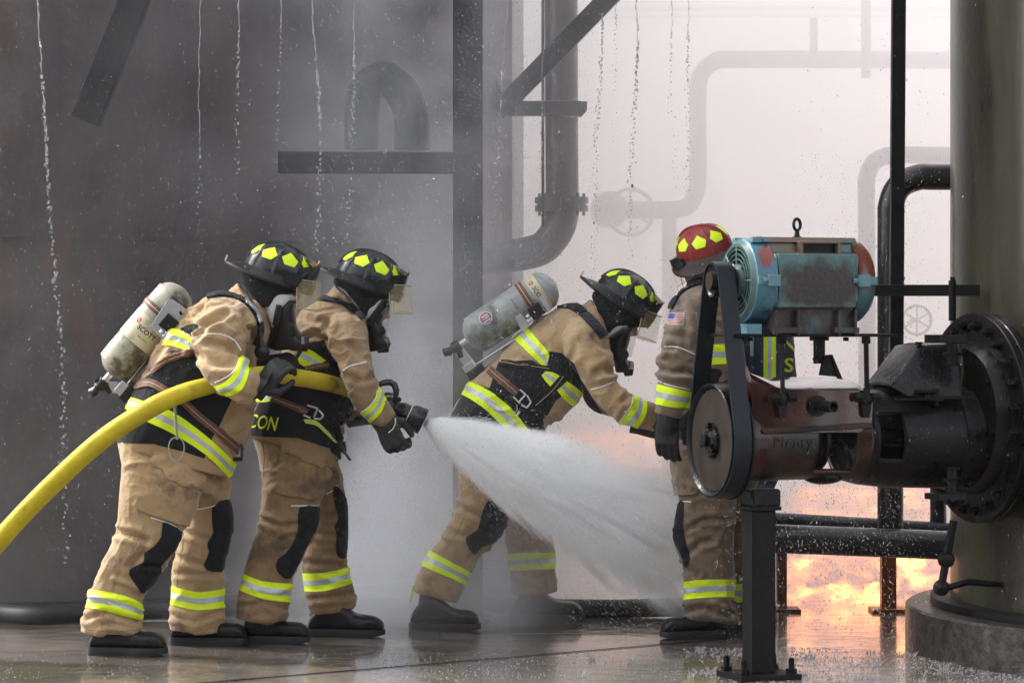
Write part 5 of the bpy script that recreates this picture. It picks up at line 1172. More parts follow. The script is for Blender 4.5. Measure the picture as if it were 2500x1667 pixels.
seam(trB, sB, [Z3((1345, 540), (1320, 680), (1240, 840), (1210, 945)), Z3((1357, 540), (1332, 685), (1252, 845), (1222, 945)), Z3((1170, 565), (1330, 600)), Z3((1505, 640), (1500, 780), (1500, 900)), Z3((1015, 1165), (1180, 1190), (1340, 1180)), Z3((1480, 1150), (1640, 1160), (1775, 1098)), Z3((1180, 60), (1195, 200), (1175, 450))])
boot(pB, Vector((W(*Z3((1050, 1320))[0], 12.78).x, 12.78, 0)), Vector((W(*Z3((1475, 1320))[0], 12.74).x, 12.74, 0)), h=.2)
boot(pB, Vector((W(*Z3((1478, 1295))[0], 13.08).x, 13.08, 0)), Vector((W(*Z3((1942, 1290))[0], 13.02).x, 13.02, 0)), h=.185)
Z2 = lambda *p: z('2', *p); ZN = lambda *p: z('N', *p); ZB = lambda *p: z('B', *p)
torso = sec('2', (102, 1140, 645, 1290, 0, .24), (120, 1040, 652, 1160, 0, .25), (170, 900, 655, 1030, 0, .25), (240, 780, 700, 900, 0, .245), (310, 650, 750, 770, 0, .24), (370, 530, 790, 650, 0, .22), (430, 430, 800, 550, 0, .18), (510, 372, 785, 490, 0, .13), (560, 340, 780, 480, 0, .11))
coll = sec('2', (540, 380, 770, 600, 0, .12), (580, 310, 790, 540, 0, .115), (612, 268, 798, 500, 0, .105))
arm = sec('2', (610, 440, 770, 450, -.13, .06), (556, 540, 800, 560, -.2, .10), (560, 640, 812, 650, -.26, .10), (620, 730, 822, 720, -.31, .09), (660, 820, 845, 790, -.35, .085), (690, 910, 865, 850, -.36, .08), (745, 1000, 885, 900, -.36, .072), (810, 1055, 915, 950, -.34, .065), (868, 1100, 955, 1015, -.33, .055), (882, 1108, 962, 1026, -.33, .05))
farm = sec('2', (640, 520, 770, 560, .16, .08), (620, 800, 760, 830, .2, .09), (640, 1000, 740, 920, .14, .08), (630, 1085, 700, 1010, 0, .07), (700, 1070, 760, 1010, -.08, .055))
ax = axes('2', YB, (370, 1200, 0, 450, 900, 0, 1.), (450, 900, 0, 640, 450, 0, .8), (690, 500, -.2, 745, 850, -.29, 1.2), (745, 850, -.29, 920, 1060, -.28, 1.3))
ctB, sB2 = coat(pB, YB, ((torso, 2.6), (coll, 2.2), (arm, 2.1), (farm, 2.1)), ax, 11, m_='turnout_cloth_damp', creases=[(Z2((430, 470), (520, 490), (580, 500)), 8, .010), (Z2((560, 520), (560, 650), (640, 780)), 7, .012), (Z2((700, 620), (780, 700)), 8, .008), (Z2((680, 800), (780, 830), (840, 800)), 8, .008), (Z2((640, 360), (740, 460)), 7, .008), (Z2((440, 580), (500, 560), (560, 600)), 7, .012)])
nB2, tB = (12.2, 12.68), (12.55, 13.15)
patch(ctB, sB2, Z2((460, 612), (552, 594), (575, 665), (625, 722), (660, 850), (722, 990), (705, 1035), (640, 1095), (622, 1120), (650, 1292), (560, 1215), (400, 1162), (200, 1152), (105, 1145), (130, 1040), (180, 950), (350, 760), (400, 660)), 'black_cloth', 'side_panel', .002, (12.5, 13.15), smo=1)
band(ctB, sB2, Z2((440, 638), (500, 668), (562, 712)), Z2((392, 718), (430, 745), (478, 760)), tB, both=False, off=.004)
band(ctB, sB2, Z2((180, 862), (240, 900), (325, 858)), Z2((150, 950), (230, 952), (300, 900)), tB, both=False, off=.004)
band(ctB, sB2, Z2((430, 1052), (500, 1060), (560, 1115), (625, 1188)), Z2((440, 1075), (500, 1088), (540, 1120), (612, 1190)), tB, both=False, off=.004)
band(ctB, sB2, ZN((462, 403), (400, 600), (280, 720), (140, 800), (-10, 768)), ZN((602, 600), (530, 780), (400, 922), (300, 980), (150, 905)), nB2)
piping(ctB, sB2, ZN((450, 400), (430, 520), (300, 700), (145, 797)), ymin=12.2); piping(ctB, sB2, Z2((645, 780), (700, 745), (795, 722)), ymin=12.2)
ribbon(ctB, sB2, Z2((500, 352), (600, 362), (690, 395), (775, 470)), 6, 'black_cloth', 'shoulder_strap', .010)
ribbon(ctB, sB2, Z2((250, 930), (350, 968), (450, 1010)), 8, 'brown_strap', 'waist_strap', .010, tB, True)
ribbon(ctB, sB2, Z2((440, 760), (520, 745), (575, 735)), 6, 'brown_strap', 'side_strap', .008, tB, True)
ribbon(ctB, sB2, Z2((540, 1030), (600, 1080), (640, 1180), (660, 1240)), 5, 'black_cloth', 'strap_tail', .014, tB)
m = MB()
for (x0, y0, x1, y1) in ((450, 970, 512, 990), (430, 1028, 470, 1045), (512, 990, 490, 1040), (520, 1000, 545, 1030), (545, 1030, 530, 1050), (490, 1048, 530, 1052)):
    m.cyl(WZ('2', x0, y0, YB-.285), WZ('2', x1, y1, YB-.285), .004, n=8)
part('buckle', m, 'buckle_metal', ctB)
part('strap_end', MB().tube([WZ('2', 640, 1180, YB-.24), WZ('2', 665, 1240, YB-.24), WZ('2', 702, 1290, YB-.23)], .006, 8), 'mask_black', ctB)
letters(ctB, sB2, 'LCON', Z2((178, 1072))[0], 33, 8, 'yellow_letters', 'tail_lettering', off=.006, skew=.12, bold=.012, width=.66)
headgear(pB, 'B', YB, [(205, 420, 1000, 560, .108), (180, 505, 1000, 640, .112), (330, 600, 950, 715, .108), (395, 700, 845, 712, .10), (465, 810, 735, 805, .09), (540, 915, 640, 912, .08)],
         [(420, 700, 905, 715, .09), (470, 830, 830, 830, .085), (520, 920, 740, 920, .08), (560, 990, 670, 985, .06)],
         [(790, 790, 890, 785, .07), (690, 900, 850, 890, .078), (585, 1010, 770, 1015, .08), (575, 1100, 825, 1095, .08), (600, 1200, 820, 1190, .075), (612, 1300, 885, 1250, .07), (622, 1365, 860, 1310, .055)],
         [(750, 850, 888, 790, .078), (750, 980, 866, 940, .076), (780, 1120, 846, 1120, .06)],
         straps=[((820, 720, -.09), (700, 880, -.095), (600, 1010, -.085))], reg=(720, 1270, 860, 1275), port=(750, 1100))
helmet(pB, WZ('B', 598, 470, YB), Vector((.935, -.03, -.35)), Vector((.33, 0, .94)), vpitch=R(20))
glove(pB, WZ('N', 560, 930, YB-.33), Vector((.42, -.05, -.9)), Vector((-.3, -.9, -.1)), curl=(50, 60, 50), side=1, s=1.3)
m = MB(); secloft(m, sec('N', (330, 1000, 760, 780, 0, .056), (420, 1120, 800, 870, 0, .055), (480, 1190, 850, 960, 0, .05)), YB-.33, 16, 2); gc = part('glove_cuff', m, 'glove_black', pB)
part('cuff_reflector', MB().tube([WZ('N', 660, 1165, 12.51), WZ('N', 740, 1100, 12.51), WZ('N', 790, 1000, 12.51), WZ('N', 785, 900, 12.52)], .006, 6, flat=.5), 'hood_white', gc)
glove(pB, WZ('N', 60, 950, YB-.08), Vector((.9, -.2, .1)), Vector((.1, -.2, -.95)), curl=(35, 45, 40), side=-1, s=1.2)
# ---------------- third firefighter, bending forward ----------------
YC = 13.5
gC = W(1230, 1530, YC); gC.z = 0
pC = thing('person', 'third firefighter from the left bending forward with an arm stretched out behind the water jet', 'person', gC, 'firefighters in tan turnout gear')
Z4 = lambda *p: z('4', *p); Z5 = lambda *p: z('5', *p); ZC = lambda *p: z('C', *p)
face_body(pC, 'C', YC, (770, 760), ((520, 820), (380, 850), (218, 885), (6, 1132), (-311, 1450), (-660, 1760)), Vector((.75, 0, -.66)))
hips = sec('5', (300, -80, 800, 60, 0, .19), (330, 30, 830, 200, 0, .21), (345, 180, 860, 330, 0, .19), (380, 330, 880, 400, 0, .15))
near = sec('5', (340, 60, 760, 200, -.1, .12), (350, 260, 730, 400, -.12, .12), (345, 460, 668, 560, -.14, .115), (272, 640, 605, 690, -.15, .105), (205, 735, 480, 795, -.15, .095), (165, 790, 440, 880, -.15, .09), (125, 860, 400, 960, -.15, .09), (92, 950, 370, 1040, -.15, .09), (75, 1000, 352, 1085, -.15, .09))
far = sec('5', (560, 150, 880, 230, .1, .12), (600, 300, 930, 380, .13, .12), (640, 470, 945, 540, .16, .11), (655, 640, 952, 655, .18, .105), (666, 780, 963, 770, .18, .10), (678, 880, 966, 868, .18, .10), (686, 990, 978, 975, .18, .10), (692, 1035, 978, 1003, .18, .10))
ax = axes('5', YC, (560, 50, 0, 580, 300, 0, .8), (550, 250, -.12, 470, 600, -.15, .9), (470, 600, -.15, 210, 1050, -.15, 1.2), (760, 300, .12, 800, 650, .18, .9), (800, 650, .18, 830, 1020, .18, 1.1))
trC, sC = trousers(pC, YC, near, far, hips, ax, 13, creases=[(Z5((350, 480), (450, 520), (520, 560)), 8, .010), (Z5((300, 640), (400, 660)), 8, .008), (Z5((670, 740), (800, 750), (950, 730)), 7, .006)])
nC, fC = (12.9, 13.5), (13.5, 14.2)
band(trC, sC, Z5((175, 752), (260, 797), (360, 850), (418, 882)), Z5((130, 848), (220, 890), (310, 925), (386, 965)), nC)
band(trC, sC, Z5((667, 775), (760, 770), (963, 765)), Z5((676, 882), (770, 878), (966, 868)), fC)
patch(trC, sC, Z5((560, 425), (672, 545), (652, 630), (575, 705), (505, 728), (455, 778), (405, 700), (420, 660), (480, 620), (500, 540)), 'black_cloth', 'knee_patch', .004, nC)
seam(trC, sC, [Z5((420, 480), (350, 640), (250, 780)), Z5((765, 560), (762, 780)), Z5((90, 995), (200, 1040), (350, 1075))])
boot(pC, Vector((W(*Z5((60, 1240))[0], 13.33).x, 13.33, 0)), Vector((W(*Z5((488, 1240))[0], 13.28).x, 13.28, 0)), h=.24, lean=.12, yellow=True)
boot(pC, Vector((W(*Z5((690, 1205))[0], 13.72).x, 13.72, 0)), Vector((W(*Z5((1140, 1205))[0], 13.68).x, 13.68, 0)), h=.22)
torso = sec('4', (120, 1220, 780, 1430, 0, .24), (175, 1110, 830, 1330, 0, .25), (235, 1000, 840, 1255, 0, .25), (300, 905, 890, 1215, 0, .25), (400, 820, 950, 1190, 0, .25), (495, 745, 1000, 1140, 0, .25), (600, 625, 1070, 1060, 0, .24), (730, 515, 1130, 960, 0, .22), (880, 410, 1210, 800, 0, .19), (1000, 368, 1260, 680, 0, .14), (1080, 372, 1285, 620, 0, .11))
coll = sec('4', (1050, 420, 1270, 680, 0, .12), (1110, 365, 1290, 620, 0, .115), (1165, 325, 1290, 560, 0, .105))
arm = sec('4', (1000, 480, 1160, 430, -.12, .06), (955, 610, 1245, 540, -.2, .10), (985, 730, 1300, 660, -.24, .105), (1040, 830, 1328, 790, -.27, .10), (1095, 920, 1345, 880, -.28, .095), (1150, 1000, 1380, 940, -.29, .09), (1235, 1120, 1440, 990, -.3, .085), (1370, 1215, 1495, 1025, -.3, .075), (1495, 1250, 1565, 1050, -.29, .068), (1535, 1265, 1625, 1070, -.28, .062), (1620, 1285, 1650, 1090, -.26, .058))
farm = sec('4', (1080, 700, 1250, 620, .15, .09), (1100, 1000, 1250, 900, .22, .085), (1180, 1130, 1330, 1040, .2, .075), (1400, 1200, 1460, 1080, .1, .06))
ax = axes('4', YC, (450, 1330, 0, 700, 950, 0, 1.), (700, 950, 0, 1150, 500, 0, .8), (1130, 560, -.22, 1270, 970, -.28, 1.1), (1270, 970, -.28, 1620, 1170, -.28, 1.2))
ctC, sC2 = coat(pC, YC, ((torso, 2.6), (coll, 2.2), (arm, 2.1), (farm, 2.1)), ax, 17, creases=[(Z4((1180, 600), (1240, 660), (1290, 680)), 9, .012), (Z4((1200, 860), (1260, 820), (1310, 850)), 9, .012), (Z4((1020, 760), (1060, 640), (1140, 560)), 9, .006), (Z4((1230, 900), (1300, 900), (1350, 870)), 7, -.008), (Z4((1400, 1060), (1460, 1000)), 8, .01), (Z4((560, 760), (640, 740), (700, 780)), 8, .006)])
nC2, tC = (12.8, 13.32), (13.1, 13.8)
patch(ctC, sC2, Z4((495, 782), (735, 765), (800, 815), (850, 825), (860, 703), (950, 715), (1040, 790), (1085, 890), (1100, 1010), (960, 1015), (905, 1060), (850, 1160), (815, 1192), (835, 1320), (780, 1440), (120, 1230), (280, 925), (430, 970)), 'black_cloth', 'side_panel', .002, (13.05, 13.8), smo=1)
patch(ctC, sC2, Z4((1085, 900), (1145, 1000), (1250, 1165), (1170, 1135), (1060, 1085), (1110, 1012)), 'black_cloth', 'under_arm_panel', .002, (13.05, 13.8), smo=1)
band(ctC, sC2, Z4((603, 610), (700, 705), (790, 790), (832, 822)), Z4((702, 532), (765, 605), (855, 712), (853, 765)), tC, both=False, off=.004)
band(ctC, sC2, Z4((805, 875), (835, 920), (868, 955)), Z4((830, 850), (885, 855), (935, 880)), tC, both=False, off=.005)
band(ctC, sC2, Z4((915, 985), (970, 1050), (1035, 1107)), Z4((988, 918), (1050, 960), (1110, 1018)), tC, both=False, off=.005)
band(ctC, sC2, Z4((230, 1015), (330, 1070), (430, 1150), (520, 1240), (560, 1300)), Z4((300, 928), (400, 972), (500, 1040), (600, 1130), (720, 1285)), tC, both=True, off=.005)
band(ctC, sC2, Z4((1475, 1025), (1455, 1110), (1368, 1218)), Z4((1567, 1060), (1560, 1160), (1500, 1255)), nC2)
piping(ctC, sC2, Z4((1140, 980), (1240, 960), (1358, 905)), ymin=12.8); piping(ctC, sC2, Z4((1468, 1030), (1445, 1110), (1365, 1212)), ymin=12.8)
ribbon(ctC, sC2, Z4((880, 365), (1000, 370), (1090, 420), (1170, 500), (1250, 600)), 9, 'black_cloth', 'shoulder_strap', .012)
ribbon(ctC, sC2, Z4((430, 840), (530, 920), (630, 1005)), 10, 'brown_strap', 'waist_strap', .010, tC, True)
ribbon(ctC, sC2, Z4((520, 790), (700, 805), (860, 830)), 6, 'black_cloth', 'side_strap', .010, tC, True)
ribbon(ctC, sC2, Z4((960, 880), (900, 960), (830, 1030), (760, 1090)), 6, 'black_cloth', 'side_strap', .009, tC, True)
m = MB()
for (x0, y0, x1, y1) in ((648, 978, 690, 1015), (600, 1030, 650, 1080), (690, 1015, 640, 1070), (700, 1020, 728, 1070), (728, 1070, 700, 1110), (700, 1110, 660, 1090)):
    m.cyl(WZ('4', x0, y0, YC-.27), WZ('4', x1, y1, YC-.27), .0042, n=8)
m.cyl(WZ('4', 645, 1135, YC-.28), WZ('4', 625, 1170, YC-.28), .006, n=8); m.tube([WZ('4', x, y, YC-.28) for x, y in ((625, 1085), (630, 1120), (610, 1150), (590, 1170), (600, 1185), (625, 1170))], .003, 6)
part('buckle', m, 'buckle_metal', ctC)
headgear(pC, 'C', YC, [(365, 365, 1160, 620, .108), (345, 420, 1150, 720, .112), (380, 520, 1090, 800, .108), (420, 600, 1060, 830, .105), (450, 700, 920, 810, .098), (480, 800, 720, 860, .088), (510, 890, 580, 900, .07)],
         [(470, 720, 900, 790, .09), (480, 800, 800, 850, .085), (500, 900, 720, 920, .075), (530, 1010, 600, 1000, .05)],
         [(800, 840, 900, 800, .07), (700, 900, 840, 890, .078), (560, 1050, 830, 980, .08), (580, 1150, 790, 1120, .078), (610, 1250, 790, 1230, .075), (630, 1330, 820, 1310, .07), (645, 1410, 860, 1395, .055)],
         [(790, 880, 945, 870, .076), (780, 1000, 912, 960, .076), (790, 1120, 870, 1120, .07), (800, 1200, 838, 1220, .05)],
         straps=[((760, 860, -.09), (650, 930, -.095), (540, 1020, -.085))], reg=(760, 1350, 870, 1360), port=(740, 1180))
helmet(pC, WZ('C', 752, 478, YC), Vector((.82, -.06, -.56)), Vector((.55, .02, .83)), vpitch=R(17))
glove(pC, WZ('4', 1610, 1200, YC-.27), Vector((.9, 0, -.25)), Vector((.1, -.2, .95)), curl=(35, 45, 40), side=-1, s=1.15)
glove(pC, WZ('4', 1500, 1260, YC-.16), Vector((.9, -.1, -.2)), Vector((.1, -.5, -.85)), curl=(20, 30, 30), side=1, s=1.15)
air_pack(None, '4', YC-.03, (262, 625), (905, 205), .094, 'cylinder_grey', 'grey air cylinder pack on the back of the bending firefighter', [('SCOTT', .80, R(-4), .02, 'ink_black', 1, .02), ('2216 P', .52, R(-38), .017, 'ink_black', 1, .02), ('HIGH PRESSURE', .565, R(12), .006, 'ink_black')], ((700, 560), (300, 820)), lab=(.76, .86), strap_t=.66, emblem=(.80, R(38), .02, 'ink_red'), flag=True, plates=([(612, 455), (650, 430), (722, 500), (680, 560), (655, 545)], [(782, 312), (815, 298), (878, 402), (850, 420)]))
# ---------------- officer in the red helmet, seen from behind ----------------
YD = 13.1
gD = W(1740, 1550, YD); gD.z = 0
pD = thing('person', 'officer in a red helmet standing behind the belt drive, flag patch on sleeve', 'person', gD)
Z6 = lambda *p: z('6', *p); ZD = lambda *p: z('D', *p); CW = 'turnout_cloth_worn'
face_body(pD, 'D', YD, (470, 330), ((480, 480), (520, 700), (560, 1200), (560, 1900)), Vector((-.8, .5, -.3)))
hips = sec('5', (1730, -60, 2260, -60, 0, .2), (1722, 80, 2270, 80, 0, .2), (1715, 220, 2270, 220, 0, .19), (1730, 330, 2240, 330, 0, .15))
near = sec('5', (1722, 60, 2150, 60, -.08, .13), (1712, 250, 2130, 250, -.1, .13), (1738, 420, 2108, 430, -.1, .12), (1714, 580, 2095, 600, -.1, .11), (1742, 750, 2085, 750, -.1, .10), (1772, 900, 2085, 900, -.1, .095), (1766, 1050, 2086, 1050, -.1, .095), (1778, 1110, 2090, 1120, -.1, .10), (1760, 1170, 2100, 1190, -.1, .10))
far = sec('5', (1950, 60, 2270, 60, .1, .13), (1930, 400, 2230, 400, .14, .12), (1900, 700, 2180, 700, .16, .10), (1880, 950, 2160, 950, .16, .095), (1870, 1190, 2160, 1190, .16, .10))
ax = axes('5', YD, (1980, 0, 0, 1980, 250, 0, .8), (1930, 250, -.1, 1910, 600, -.1, .9), (1910, 600, -.1, 1930, 1180, -.1, 1.4), (2050, 300, .14, 2010, 1180, .16, 1.2))
trD, sD = trousers(pD, YD, near, far, hips, ax, 23, m_=CW, creases=[(Z5((1800, 620), (1900, 560), (2050, 560)), 7, .008), (Z5((1790, 780), (1880, 700), (1950, 690)), 8, .010), (Z5((1780, 1130), (1900, 1110), (2050, 1160)), 8, .014), (Z5((1770, 860), (1850, 900)), 8, .01)])
nD, fD = (12.6, 13.14), (13.14, 13.7)
band(trD, sD, Z5((1770, 952), (1850, 940), (1990, 935), (2095, 935)), Z5((1762, 1066), (1850, 1055), (2000, 1045), (2098, 1048)), nD)
band(trD, sD, Z5((1870, 955), (2160, 965)), Z5((1870, 1070), (2160, 1080)), fD)
patch(trD, sD, Z5((1742, 452), (1774, 452), (1768, 600), (1790, 720), (1812, 800), (1785, 860), (1760, 790), (1708, 680), (1710, 560)), 'black_cloth', 'knee_patch', .004, nD)
piping(trD, sD, Z5((1740, 445), (1818, 449))); seam(trD, sD, [Z5((1830, 300), (1832, 600), (1845, 800), (1850, 940)), Z5((1842, 300), (1844, 600), (1857, 800), (1862, 940)), Z5((1850, 580), (2050, 575)), Z5((1780, 1165), (1900, 1180), (2080, 1180))])
patch(trD, sD, Z5((1705, 180), (1900, 180), (1860, 400), (1745, 402), (1698, 385)), CW, 'cargo_pocket', .016, nD, smo=1)
boot(pD, Vector((W(*Z5((2040, 1275))[0], 12.98).x, 13.02, 0)), Vector((W(*Z5((1633, 1280))[0], 12.95).x, 12.94, 0)), h=.2)
boot(pD, Vector((W(*Z5((2170, 1275))[0], 13.25).x, 13.28, 0)), Vector((W(*Z5((1800, 1275))[0], 13.2).x, 13.2, 0)), h=.2)
torso = sec('6', (195, 1300, 545, 1300, 0, .22), (185, 1150, 545, 1150, 0, .24), (175, 950, 545, 950, 0, .245), (172, 750, 545, 750, 0, .245), (180, 600, 545, 600, 0, .24), (195, 500, 545, 490, 0, .21), (235, 425, 540, 410, 0, .16), (290, 385, 520, 380, 0, .11))
coll = sec('6', (270, 430, 540, 430, 0, .12), (270, 380, 530, 370, 0, .115), (285, 330, 510, 320, 0, .10))
arm = sec('6', (230, 430, 350, 400, -.13, .06), (172, 500, 345, 480, -.2, .10), (145, 590, 330, 600, -.24, .10), (122, 700, 318, 715, -.26, .10), (106, 820, 300, 840, -.27, .095), (100, 890, 280, 925, -.28, .09), (95, 960, 262, 1000, -.28, .085), (85, 1030, 232, 1080, -.28, .07), (78, 1062, 218, 1095, -.28, .06))
farm = sec('6', (430, 430, 540, 460, .1, .08), (440, 560, 550, 560, .15, .09), (440, 760, 548, 760, .12, .09), (440, 950, 540, 960, .1, .07))
ax = axes('6', YD, (400, 1250, 0, 400, 500, 0, .9), (260, 480, -.2, 205, 830, -.27, 1.5), (205, 830, -.27, 150, 1080, -.28, 1.4))
ctD, sD2 = coat(pD, YD, ((torso, 2.6), (coll, 2.2), (arm, 2.1), (farm, 2.1)), ax, 29, m_=CW, creases=[(Z6((150, 780), (210, 830), (290, 850)), 9, .014), (Z6((130, 830), (180, 850), (240, 840)), 8, .012), (Z6((110, 860), (200, 880), (280, 870)), 8, -.010), (Z6((160, 760), (220, 800), (270, 800)), 7, .010), (Z6((220, 480), (250, 620)), 9, .008), (Z6((140, 640), (240, 660)), 8, .008), (Z6((120, 740), (180, 720)), 8, .008)])
nD2, tD = (12.4, 12.95), (12.7, 13.15)
band(ctD, sD2, Z6((100, 910), (180, 930), (262, 948)), Z6((105, 1018), (180, 1032), (252, 1035)), nD2)
band(ctD, sD2, Z6((330, 715), (400, 700), (640, 690)), Z6((330, 820), (400, 805), (640, 795)), tD, both=True, off=.004)
piping(ctD, sD2, Z6((115, 710), (190, 710), (240, 725), (300, 752)), ymin=12.3); piping(ctD, sD2, Z6((102, 892), (160, 915), (270, 938)), ymin=12.3)
ribbon(ctD, sD2, Z6((165, 505), (205, 430), (265, 385), (345, 360)), 8, 'black_cloth', 'shoulder_strap', .012)
patch(ctD, sD2, Z6((355, 820), (430, 830), (470, 900), (470, 1300), (200, 1300), (190, 1120), (260, 1050), (350, 1000)), 'black_cloth', 'side_panel', .002, tD, smo=1)
fp = Z6((163, 531), (243, 529), (236, 598), (147, 590))
fl = patch(ctD, sD2, fp, 'label_white', 'flag_patch', .003, nD2, smo=1)
def bil(u, v): return tuple((fp[0][i]*(1-u)+fp[1][i]*u)*(1-v)+(fp[3][i]*(1-u)+fp[2][i]*u)*v for i in (0, 1))
st_ = joinmesh([sD2.decal([bil(.04, v0), bil(.96, v0), bil(.96, v0+.066), bil(.04, v0+.066)], .0038, False, nD2, skirt=False) for v0 in [.06+.135*k for k in range(7)]])
if st_: part('flag_stripes', st_, 'ink_red', fl)
cn_ = sD2.decal([bil(.04, .06), bil(.42, .06), bil(.42, .52), bil(.04, .52)], .0044, False, nD2, skirt=False)
if cn_: part('flag_canton', cn_, 'ink_blue', fl)
# neck cover and helmet seen from the back
m = secloft(MB(), sec('D', (300, 290, 620, 280, 0, .07), (262, 350, 630, 340, 0, .085), (248, 430, 625, 430, 0, .095), (258, 520, 605, 530, 0, .10), (300, 565, 560, 575, 0, .09)), YD+.02, 28, 2.2); me = union(m, .006, 3); wrinkle(me, [(WZ('D', 400, 260, YD), WZ('D', 400, 560, YD), 1.)], .006, 5)
part('neck_cover', me, CW, pD, angle=180)
hD = WZ('D', 452, 268, YD-.01); helmet(pD, hD, Vector((-.78, .60, -.14)), Vector((-.10, -.40, .90)), 'helmet_red', 'brim_grey', vpitch=R(0), ring=False, front=False, s=.95, droop=1.5, wide=1.12)
glove(pD, WZ('6', 148, 1085, YD-.28), Vector((.0, -.05, -1)), Vector((-.3, -.95, 0)), curl=(22, 32, 28), side=1, s=1.3)
m = MB(); secloft(m, sec('6', (88, 1055, 215, 1090, 0, .055), (92, 1110, 215, 1130, 0, .052), (100, 1170, 205, 1180, 0, .04)), YD-.28, 16, 2); part('glove_cuff', m, 'glove_black', pD)
# ---------------- person in the navy coat behind the motor ----------------
YE = 13.45
gE = W(1850, 1530, YE); gE.z = 0
pE = thing('person', 'person in navy coat with vertical lime stripe, mostly hidden behind the blue motor', 'person', gE)
me0 = face_body(pE, '6', YE, (755, 370), ((740, 420), (700, 560), (690, 900), (690, 1200)), Vector((.6, .8, 0)))
m = MB(); secloft(m, sec('6', (560, 1350, 825, 1350, 0, .19), (560, 1100, 830, 1100, 0, .2), (555, 850, 832, 850, 0, .21), (550, 680, 815, 660, 0, .21), (600, 580, 815, 560, 0, .18), (650, 500, 815, 490, 0, .13), (690, 450, 800, 450, 0, .09)), YE, 30, 2.6)
secloft(m, sec('6', (600, 560, 680, 540, -.05, .07), (545, 680, 640, 650, -.1, .075), (540, 900, 640, 900, -.1, .07), (560, 1050, 640, 1050, -.1, .06)), YE, 20, 2.1)
secloft(m, sec('6', (740, 540, 805, 550, .1, .07), (730, 650, 812, 650, .15, .07), (730, 950, 810, 950, .15, .06)), YE, 20, 2.1)
me = union(m, .008, 5); wrinkle(me, axes('6', YE, (690, 1250, 0, 690, 450, 0, .8)), .005, 31)
ctE = part('coat', me, 'navy_cloth', pE, angle=180); sE = Skin(getw(me, pE))
Ye = (12.9, 13.5)
patch(ctE, sE, Z6((663, 600), (727, 600), (727, 900), (663, 900)), 'lime_trim', 'reflective_band', .004, Ye, smo=1)
patch(ctE, sE, Z6((684, 600), (705, 600), (705, 900), (684, 900)), 'silver_trim', 'silver_stripe', .0055, Ye, smo=1)
patch(ctE, sE, Z6((590, 660), (610, 660), (610, 760), (592, 760)), 'silver_trim', 'sleeve_tab', .004, Ye, smo=1)
letters(ctE, sE, 'N', Z6((798, 705))[0], 31, 4, 'yellow_letters', 'back_lettering', bold=.02, off=.006, width=1.25); letters(ctE, sE, 'S', Z6((795, 812))[0], 33, 3, 'yellow_letters', 'back_lettering', bold=.02, off=.006, width=1.1)
m = MB()
secloft(m, sec('6', (570, 1300, 820, 1300, 0, .17), (575, 1500, 700, 1500, -.08, .1), (580, 1750, 690, 1750, -.08, .085), (580, 2010, 690, 2010, -.08, .09)), YE, 24, 2.3); secloft(m, sec('6', (600, 1300, 820, 1300, 0, .17), (600, 1500, 700, 1500, .1, .1), (600, 1750, 700, 1750, .1, .085), (600, 2010, 700, 2010, .1, .09)), YE, 24, 2.3)
me = union(m, .008, 5); part('trousers', me, 'navy_cloth', pE, angle=180)
boot(pE, Vector((W(*Z6((640, 0))[0][:1], 0, YE).x-.05, YE-.08, 0)), Vector((W(*Z6((640, 0))[0][:1], 0, YE).x+.05, YE+.22, 0)), h=.2)
boot(pE, Vector((W(*Z6((650, 0))[0][:1], 0, YE).x-.03, YE+.12, 0)), Vector((W(*Z6((650, 0))[0][:1], 0, YE).x+.08, YE+.4, 0)), h=.2)
helmet(pE, WZ('6', 760, 350, YE), Vector((.4, .9, -.1)), Vector((0, .1, 1)), visor=False, ring=False)
glove(pE, WZ('6', 600, 1040, YE-.1), Vector((0, 0, -1)), Vector((-.4, -.9, 0)), s=1.1); glove(pE, WZ('6', 770, 940, YE+.15), Vector((0, 0, -1)), Vector((.9, .4, 0)), s=1.1)
